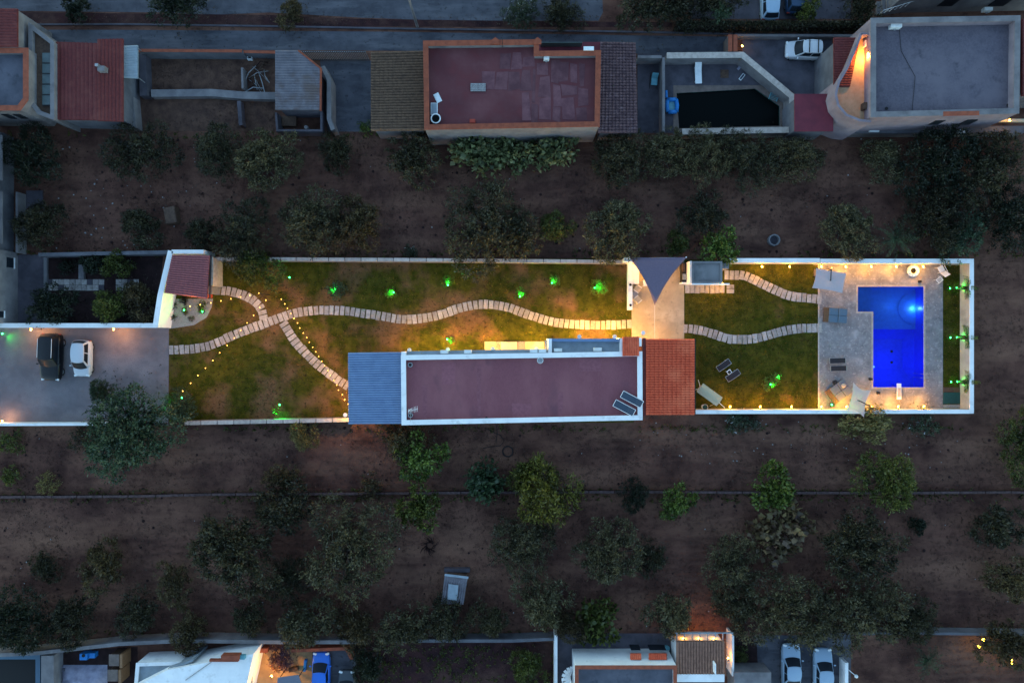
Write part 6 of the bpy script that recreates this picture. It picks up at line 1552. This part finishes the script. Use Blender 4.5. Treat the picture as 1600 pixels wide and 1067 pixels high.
# ------------------------------------------------------------------ vegetation
T = [
 # northern field, row under the houses
 (60, 248, 50, 'big', 'black_green', 'dark tree beside the tall left house, upper row'),
 (228, 240, 47, 'big', 'olive_dk', 'dark olive tree below the red channelled tile roof'),
 (345, 240, 46, 'big', 'olive_dk', 'left half of the wide olive pair below the dirt yard'),
 (418, 254, 58, 'big', 'olive', 'right, larger half of the wide olive pair below the dirt yard'),
 (530, 238, 37, 'mid', 'olive_dk', 'round olive tree below the gated concrete yard'),
 (648, 249, 43, 'mid', 'olive', 'olive tree below the left corner of the maroon roof house'),
 (970, 252, 50, 'big', 'olive', 'olive tree below the weathered brown tiled house'),
 (1040, 242, 48, 'big', 'olive', 'olive tree below the paved yard with rocking chair'),
 (1100, 250, 48, 'big', 'olive', 'olive tree below the middle of the dark neighbouring pool'),
 (1160, 250, 46, 'big', 'olive_dk', 'olive tree below the right end of the dark neighbouring pool'),
 (1235, 250, 48, 'big', 'olive', 'olive tree below the flat dark maroon carport'),
 (1375, 250, 36, 'mid', 'olive', 'single olive tree below the large grey roofed house'),
 (1460, 255, 55, 'big', 'black_green', 'very dark tree below the right part of the large house'),
 (1530, 275, 60, 'big', 'olive_dk', 'wide dark tree at the right end of the upper row'),
 # northern field, second row
 (68, 352, 46, 'big', 'olive_dk', 'dark tree left, above the planted beds'),
 (225, 355, 36, 'mid', 'olive_dk', 'dark small tree left of the brown cabinet'),
 (318, 368, 34, 'mid', 'olive_dk', 'dark tree right above the gatehouse'),
 (385, 362, 48, 'big', 'olive_dk', 'dark olive tree above the gate tree by the wall'),
 (492, 350, 55, 'big', 'olive', 'left olive of the pair above the leftmost lawn bush'),
 (560, 352, 50, 'big', 'brown_green', 'right dusty olive of the pair above the lawn wall'),
 (755, 355, 60, 'big', 'olive', 'large olive tree above the crest of the stone path'),
 (812, 360, 36, 'mid', 'olive', 'small olive joined to the right of the large path-crest olive'),
 (870, 357, 26, 'mid', 'moss', 'small mossy tree between two large olives above lawn wall'),
 (962, 358, 58, 'big', 'olive', 'large olive tree left above the shade sail'),
 (1100, 338, 36, 'mid', 'olive_dk', 'dark tree above the bright citrus tree'),
 (1055, 384, 22, 'citrus', 'moss', 'low mossy bush directly above the shade sail'),
 (1122, 384, 30, 'citrus', 'green', 'bright green citrus tree above the small grey roofed block'),
 (1318, 358, 50, 'big', 'olive', 'grey olive tree above the upper parasol'),
 (1452, 345, 50, 'big', 'olive_dk', 'large dark tree above the swim ring wall corner'),
 (1492, 368, 36, 'mid', 'conifer', 'dark green bush at the outer north-east wall corner'),
 (1578, 345, 50, 'big', 'black_green', 'dark tree at right edge beyond the pool wall'),
 # garden
 (405, 420, 40, 'mid', 'moss', 'broad dark green tree inside the wall near the gate'),
 (524, 453, 15, 'shrub', 'conifer', 'grey green bush, leftmost of the upper lawn bushes'),
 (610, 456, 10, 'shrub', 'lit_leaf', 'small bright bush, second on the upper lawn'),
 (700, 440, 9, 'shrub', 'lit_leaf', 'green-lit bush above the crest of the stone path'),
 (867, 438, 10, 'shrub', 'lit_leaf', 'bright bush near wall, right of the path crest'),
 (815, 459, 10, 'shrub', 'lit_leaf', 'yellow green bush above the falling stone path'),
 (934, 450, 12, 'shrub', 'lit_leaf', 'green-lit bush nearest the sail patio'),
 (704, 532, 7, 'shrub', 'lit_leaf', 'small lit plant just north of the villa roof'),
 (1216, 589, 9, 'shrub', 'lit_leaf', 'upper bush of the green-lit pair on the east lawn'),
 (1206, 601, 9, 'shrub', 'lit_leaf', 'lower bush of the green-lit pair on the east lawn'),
 # west yard
 (90, 476, 36, 'mid', 'black_green', 'round nearly black shrub in the planted bed above the cars'),
 (180, 476, 34, 'mid', 'moss', 'middle mossy shrub in the planted bed above the parking'),
 (222, 468, 34, 'mid', 'brown_green', 'dusty shrub against the gatehouse wall'),
 (183, 412, 24, 'citrus', 'moss', 'dark citrus bush above the tile walk'),
 (97, 414, 14, 'shrub', 'black_green', 'small dark shrub left of the white slab in the bed'),
 (145, 412, 20, 'citrus', 'black_green', 'dark low bush right of the white slab in the bed'),
 # south
 (215, 668, 72, 'conifer', 'conifer', 'tall dense blue green tree over the parking wall'),
 (165, 610, 26, 'dense', 'conifer', 'small dense tree in front of the white hatchback'),
 (282, 634, 24, 'dense', 'conifer', 'rounded bush right of the tall parking tree'),
 (477, 679, 25, 'dense', 'gold', 'golden round bush outside the wall, left of villa'),
 (658, 714, 36, 'citrus', 'green', 'bright green tree below the left end of the villa'),
 (635, 690, 40, 'mid', 'brown_green', 'dusty low tree just below the villa corner'),
 (660, 792, 40, 'citrus', 'moss', 'mossy green tree on the field wall below the bright tree'),
 (855, 768, 60, 'mid', 'yellow', 'yellow green feathery tree over the field wall'),
 (828, 745, 36, 'mid', 'moss', 'sparse mossy tree behind the yellow green feathery tree'),
 (988, 773, 29, 'dense', 'black_green', 'nearly black round bush on the field wall'),
 (1057, 784, 28, 'citrus', 'green', 'round green citrus right of the nearly black bush'),
 (1200, 764, 40, 'citrus', 'green', 'bright green tree with yellow tips on the field wall'),
 (1218, 822, 46, 'fig', 'reddish', 'reddish straggly bush below the bright green wall tree'),
 (1595, 690, 52, 'big', 'moss', 'dark mossy tree at the right edge of the southern field'),
 (440, 745, 28, 'mid', 'brown_green', 'low brown bush above the field wall, left part'),
 (450, 785, 46, 'mid', 'olive_dk', 'dark tree straddling the field wall, left part'),
 (372, 852, 74, 'big', 'olive_dk', 'big dark olive tree in the left southern field'),
 (550, 856, 68, 'big', 'olive', 'big round olive tree left of the dead thicket'),
 (450, 905, 44, 'big', 'olive_dk', 'olive tree between and below the two big left olives'),
 (815, 845, 50, 'big', 'olive', 'tall olive tree below the yellow green tree'),
 (948, 862, 56, 'big', 'olive', 'upright olive tree below the nearly black bush'),
 (1018, 868, 30, 'mid', 'olive_dk', 'small dark tree right of the upright olive'),
 (1138, 885, 50, 'big', 'olive', 'olive tree left of the reddish bush, southern field'),
 (1148, 940, 34, 'mid', 'olive', 'small grey olive above the bottom pergola garden'),
 (1330, 845, 66, 'big', 'olive_dk', 'large dark tree below the moss green tree'),
 (1228, 948, 62, 'big', 'olive', 'spreading olive above the silver sedans'),
 (1330, 950, 60, 'big', 'olive', 'spreading olive right of the one above the sedans'),
 (1420, 965, 45, 'big', 'olive_dk', 'dark tree along the lower right boundary wall'),
 (1555, 820, 42, 'mid', 'olive_dk', 'dark tree at right below the field wall'),
 (1432, 822, 16, 'citrus', 'black_green', 'small black bush among rocks, right southern field'),
 (1572, 1000, 46, 'mid', 'brown_green', 'tree with yellow lamps in the lower right corner'),
 (1575, 900, 40, 'mid', 'brown_green', 'dusty tree at the right edge above the corner lamps'),
 (168, 880, 42, 'mid', 'brown_green', 'dusty dark tree in the left southern field'),
 (75, 880, 28, 'mid', 'olive_dk', 'small dark bush at far left of southern field'),
 (278, 912, 32, 'mid', 'brown_green', 'brown bush left below the big dark olive'),
 (35, 965, 60, 'big', 'black_green', 'black tree in the lower left corner'),
 (118, 962, 46, 'big', 'olive_dk', 'dark tree above the lower left boundary wall'),
 (222, 955, 34, 'mid', 'olive_dk', 'dark tree above the white stepped roof house'),
 (300, 985, 34, 'mid', 'brown_green', 'dusty tree over the lower boundary wall near white house'),
 (395, 960, 32, 'mid', 'olive_dk', 'dark tree above the bougainvillea patio'),
 (478, 970, 42, 'mid', 'olive', 'grey tree above the bright blue car'),
 (560, 975, 36, 'mid', 'brown_green', 'dusty tree right above the bright blue car'),
 (630, 980, 40, 'mid', 'olive', 'grey tree left below the tin shack'),
 (700, 965, 40, 'mid', 'olive_dk', 'dark tree directly below the tin shack'),
 (765, 965, 36, 'mid', 'olive', 'grey tree right below the tin shack'),
 (848, 940, 46, 'mid', 'olive', 'pale grey tree left of the broad-leaved court tree'),
 (890, 975, 30, 'mid', 'brown_green', 'dusty bush left of the broad-leaved court tree'),
 (1040, 955, 44, 'mid', 'olive', 'grey tree above the shuttered white house'),
 (825, 1040, 36, 'mid', 'moss', 'mossy tree in the corner of the dark red lower field'),
 (578, 1035, 32, 'mid', 'black_green', 'black tree right of the dark parked car at bottom'),
 # top
 (285, 12, 42, 'mid', 'black_green', 'black bush at the top edge, left part of lot'),
 (120, 18, 20, 'citrus', 'black_green', 'small black bush at the top left corner of lot'),
 (457, 24, 28, 'mid', 'brown_green', 'brown bush on the verge between lane and lot'),
 (877, 28, 32, 'mid', 'olive_dk', 'dark tree right of the white flowering bush'),
 (1010, 18, 44, 'mid', 'olive_dk', 'left of three dark trees above the brown tiled house lane'),
 (1065, 14, 36, 'mid', 'olive_dk', 'middle of three dark trees above the pool yard lane'),
 (1122, 8, 36, 'mid', 'olive_dk', 'right of three dark trees, next to the parked white car'),
 (1258, 20, 22, 'citrus', 'moss', 'mossy bush in front of the dark blue car'),
 (1338, 14, 32, 'mid', 'olive_dk', 'dark tree left of the outside stair'),
 (1158, 992, 10, 'shrub', 'black_green', 'small dark shrub at the top of the little planted court'),
 (1160, 1025, 14, 'shrub', 'moss', 'mossy shrub in the little planted court'),
 (568, 197, 12, 'shrub', 'green', 'green weed bush in the corner of the gated yard'),
 (68, 755, 16, 'shrub', 'gold', 'yellow shrub at the far left of the southern field'),
 (8, 745, 18, 'shrub', 'moss', 'mossy shrub at the left edge of the southern field'),
 (8, 690, 20, 'shrub', 'moss', 'dark mossy shrub just below the parking, left edge'),
 (125, 690, 20, 'shrub', 'olive_dk', 'dark shrub left under the tall parking tree'),
 (1158, 660, 22, 'shrub', 'flower', 'low pale flowering shrub outside wall below garden swing'),
 (1180, 663, 14, 'shrub', 'flower', 'second low pale flowering shrub outside the south wall'),
 (1455, 658, 24, 'shrub', 'flower', 'pale flecked low shrub below the pool south wall'),
 (640, 393, 14, 'shrub', 'flower', 'small white flecked shrub outside the long lawn wall'),
 (580, 765, 22, 'shrub', 'brown_green', 'brown dry shrub on the field wall near mossy tree'),
]
for a in T:
    tree(*a[:5], a[5], 'shrub' if ('shrub' in a[5] or 'bush' in a[5]) else 'tree')
tree(745, 238, 40, 'fig', 'fig', 'left pale big-leaved bush below the maroon roof house', 'bush', name='fig_bush')
tree(805, 237, 36, 'fig', 'fig', 'middle pale big-leaved bush below the maroon roof house', 'bush', name='fig_bush')
tree(865, 235, 36, 'fig', 'fig', 'right pale big-leaved bush below the maroon roof house', 'bush', name='fig_bush')
tree(758, 752, 34, 'fig', 'agave', 'green big-leaved bush on the field wall below the hose', 'bush', name='fig_bush')
tree(938, 975, 34, 'fig', 'moss', 'broad-leaved tree hanging over the grey court wall', 'tree', name='fig_tree')
tree(815, 22, 27, 'dense', 'flower', 'white flowering round bush beside the lane', 'bush', name='flowering_bush')
tree(440, 1024, 22, 'dense', 'hibiscus', 'dark purple bougainvillea over the orange-lit patio', 'bush', name='bougainvillea')
tree(1357, 664, 27, 'citrus', 'gold', 'golden lit bush against the pool south wall', 'bush', sx=1.6)
tree(1376, 749, 50, 'dense', 'moss_pale', 'round moss green tree below the pool south wall', 'tree', sx=1.02)
tree(1300, 925, 4, 'shrub', 'moss', 'tiny mossy plant between two spreading olives', 'shrub')
frond_plant('palm', 'spiky palm leaning over the wall behind the pool', 'palm', 1392, 376, 24, 2.6, .3, 'agave', stem=1.6, droop=.75, seed=21)
frond_plant('palm', 'low dark palm in the bottom right garden', 'palm', 1445, 1030, 18, 1.9, .3, 'agave', stem=.6, droop=.7, seed=22)
frond_plant('yucca', 'spiky yucca plant by the south lawn wall', 'plant', 431, 642, 26, .75, .06, 'yellow', stem=.2, droop=.2, leaflets=False, seed=23)
frond_plant('palm', 'thin palm at top edge left of the parked white car', 'palm', 1124, 26, 14, 1.2, .25, 'agave', stem=2.0, droop=.8, seed=24)

# clipped hedge along the driveway
def hedge():
    rng = np.random.default_rng(8)
    a = P(1050, 52, 0); b = P(1352, 33, 1.7)
    t = empty('hedge', ((a.x + b.x) / 2, (a.y + b.y) / 2, 0), 0, 'long dark clipped hedge above the driveway', 'hedge')
    n = 9000
    x = rng.uniform(a.x, b.x, n) - t.location.x; y = rng.uniform(a.y, b.y, n) - t.location.y; z = 1.7 - np.abs(rng.normal(0, .18, n)); 
    side = rng.uniform(0, 1, n) < .3; y[side] = a.y - t.location.y + rng.normal(0, .06, side.sum()); z[side] = rng.uniform(.05, 1.7, side.sum())
    me = leaves_mesh('foliage', np.stack([x, y, z], 1), rng.normal(size=(n, 3)) + np.array([0, 0, .5]), rng.uniform(.1, .26, n), rng.uniform(.06, .12, n), rng.uniform(0, 1, n), M['olive_dk'], rng=rng)
    o = bpy.data.objects.new('foliage', me); COL.objects.link(o); o.parent = t
    MB().box(a.x + .1, b.x - .1, a.y + .15, b.y - .15, .02, 1.4).build('branches', M['soil_dark'], t)
hedge()

# ------------------------------------------------------------------ grass, weeds, pebbles (nobody could count them)
def scatter(name, regions, n, ln, wd, mat, seed, label, avoid=(), cat='grass', clump=1, up=.7):
    rng = np.random.default_rng(seed); pts = []
    ar = [abs((x1 - x0) * (y1 - y0)) for x0, x1, y0, y1 in regions]; s_ = sum(ar)
    for (x0, x1, y0, y1), a in zip(regions, ar):
        k = int(n * a / s_); X = rng.uniform(x0, x1, k); Y = rng.uniform(y0, y1, k)
        # uneven cover: drop where a coarse wave says bare
        w = np.sin(X * .035 + 1.3 * np.sin(Y * .05)) + np.sin(Y * .06 + X * .02 + 2) + rng.normal(0, .9, k)
        keep = w > -.5
        for (a0, a1, b0, b1) in avoid: keep &= ~((X > a0) & (X < a1) & (Y > b0) & (Y < b1))
        pts.append(np.stack([(X[keep] - CX) / S, (CY - Y[keep]) / S, np.full(keep.sum(), .012)], 1))
    p = np.concatenate(pts); p = np.repeat(p, clump, 0); m = len(p); p[:, :2] += rng.normal(0, .06, (m, 2))
    d = rng.normal(size=(m, 3)) * .8; d[:, 2] = np.abs(d[:, 2]) * .5 + up
    me = leaves_mesh(name, p, d, rng.uniform(.5, 1.4, m) * ln, rng.uniform(.6, 1.3, m) * wd, rng.uniform(0, 1, m), M[mat], rng=rng)
    o = bpy.data.objects.new(name, me); COL.objects.link(o)
    return tag(o, label, cat, kind='stuff')
VILLA = [(540, 1090, 527, 665), (855, 1003, 520, 560), (755, 858, 530, 560)]
def path_avoid(): return []
scatter('grass', [(266, 985, 410, 655)], 26000, .1, .05, 'grass', 31, 'patchy short grass on the west lawn', VILLA + [(263, 335, 466, 514), (268, 336, 392, 470)], clump=2, up=.35)
scatter('grass', [(1071, 1277, 414, 638), (1475, 1499, 414, 604)], 15000, .09, .045, 'grass', 32, 'green short grass on the east lawn and palm strip', VILLA + [(1060, 1148, 404, 460)], clump=2, up=.35)
scatter('dry_weeds', [(-20, 1640, 214, 398), (-20, 1640, 668, 985), (1525, 1640, 398, 668)], 30000, .13, .05, 'drygrass', 33, 'dry weeds scattered over the brown fields', [], cat='weeds', clump=4, up=.3)
scatter('dry_weeds', [(232, 428, 86, 200), (560, 865, 1006, 1067), (60, 940, 24, 42), (1330, 1600, 1000, 1067)], 5000, .14, .05, 'drygrass', 34, 'dry weeds in yards and along the verge', [], cat='weeds', clump=2, up=.3)
scatter('green_weeds', [(0, 1600, 392, 402), (290, 1520, 664, 674), (0, 1600, 764, 784), (0, 860, 985, 999), (1200, 1600, 976, 988), (0, 1300, 208, 216), (560, 870, 1008, 1067)], 2600, .26, .09, 'moss', 35, 'green weeds along field edges and walls', [(985, 1140, 395, 402)], cat='weeds', clump=6, up=.3)
def pebbles():
    rng = random.Random(41); mb = MB()
    for k in range(260):
        x, y = rng.choice([(rng.uniform(0, 1600), rng.uniform(216, 395)), (rng.uniform(0, 1600), rng.uniform(668, 985)), (rng.uniform(130, 330), rng.uniform(280, 390)), (rng.uniform(1000, 1500), rng.uniform(655, 730))])
        p = P(x, y); s_ = rng.uniform(.02, .065)
        mb.obox((p.x, p.y, s_ * .3), (s_ * 2 * rng.uniform(.6, 1.4), s_ * 2, s_), rng.uniform(0, 3))
    o = mb.build('pebbles', M['litter']); tag(o, 'small pale stones scattered over the fields', 'stones', kind='stuff')
    mb = MB()
    for k in range(500):
        x, y = rng.choice([(rng.uniform(0, 1600), rng.uniform(216, 395)), (rng.uniform(0, 1600), rng.uniform(668, 985))])
        p = P(x, y); s_ = rng.uniform(.04, .16)
        mb.sphere((p.x, p.y, s_ * .2), s_, 6, 4, .5)
    o = mb.build('clods', M['soil_dark']); tag(o, 'dark clods of earth scattered over the fields', 'earth clods', kind='stuff')
pebbles()

def litter():
    rng = np.random.default_rng(77); ps = []
    for x, y, r in LITTER:
        if r < .8: continue
        n = int(70 * r); a = rng.uniform(0, 6.28, n); q = r * 1.35 * np.sqrt(rng.uniform(0, 1, n)) * rng.uniform(.6, 1.1, n)
        ps.append(np.stack([x + q * np.cos(a), y + q * np.sin(a), rng.uniform(.02, .08, n)], 1))
    p = np.concatenate(ps); n = len(p)
    d = rng.normal(size=(n, 3)); d[:, 2] *= .25
    me = leaves_mesh('leaf_litter', p, d, rng.uniform(.1, .32, n), rng.uniform(.05, .12, n), rng.uniform(0, 1, n), M['litter_leaf'], rng=rng)
    o = bpy.data.objects.new('leaf_litter', me); COL.objects.link(o); tag(o, 'fallen leaves and twigs under the trees', 'leaf litter', kind='stuff')
litter()
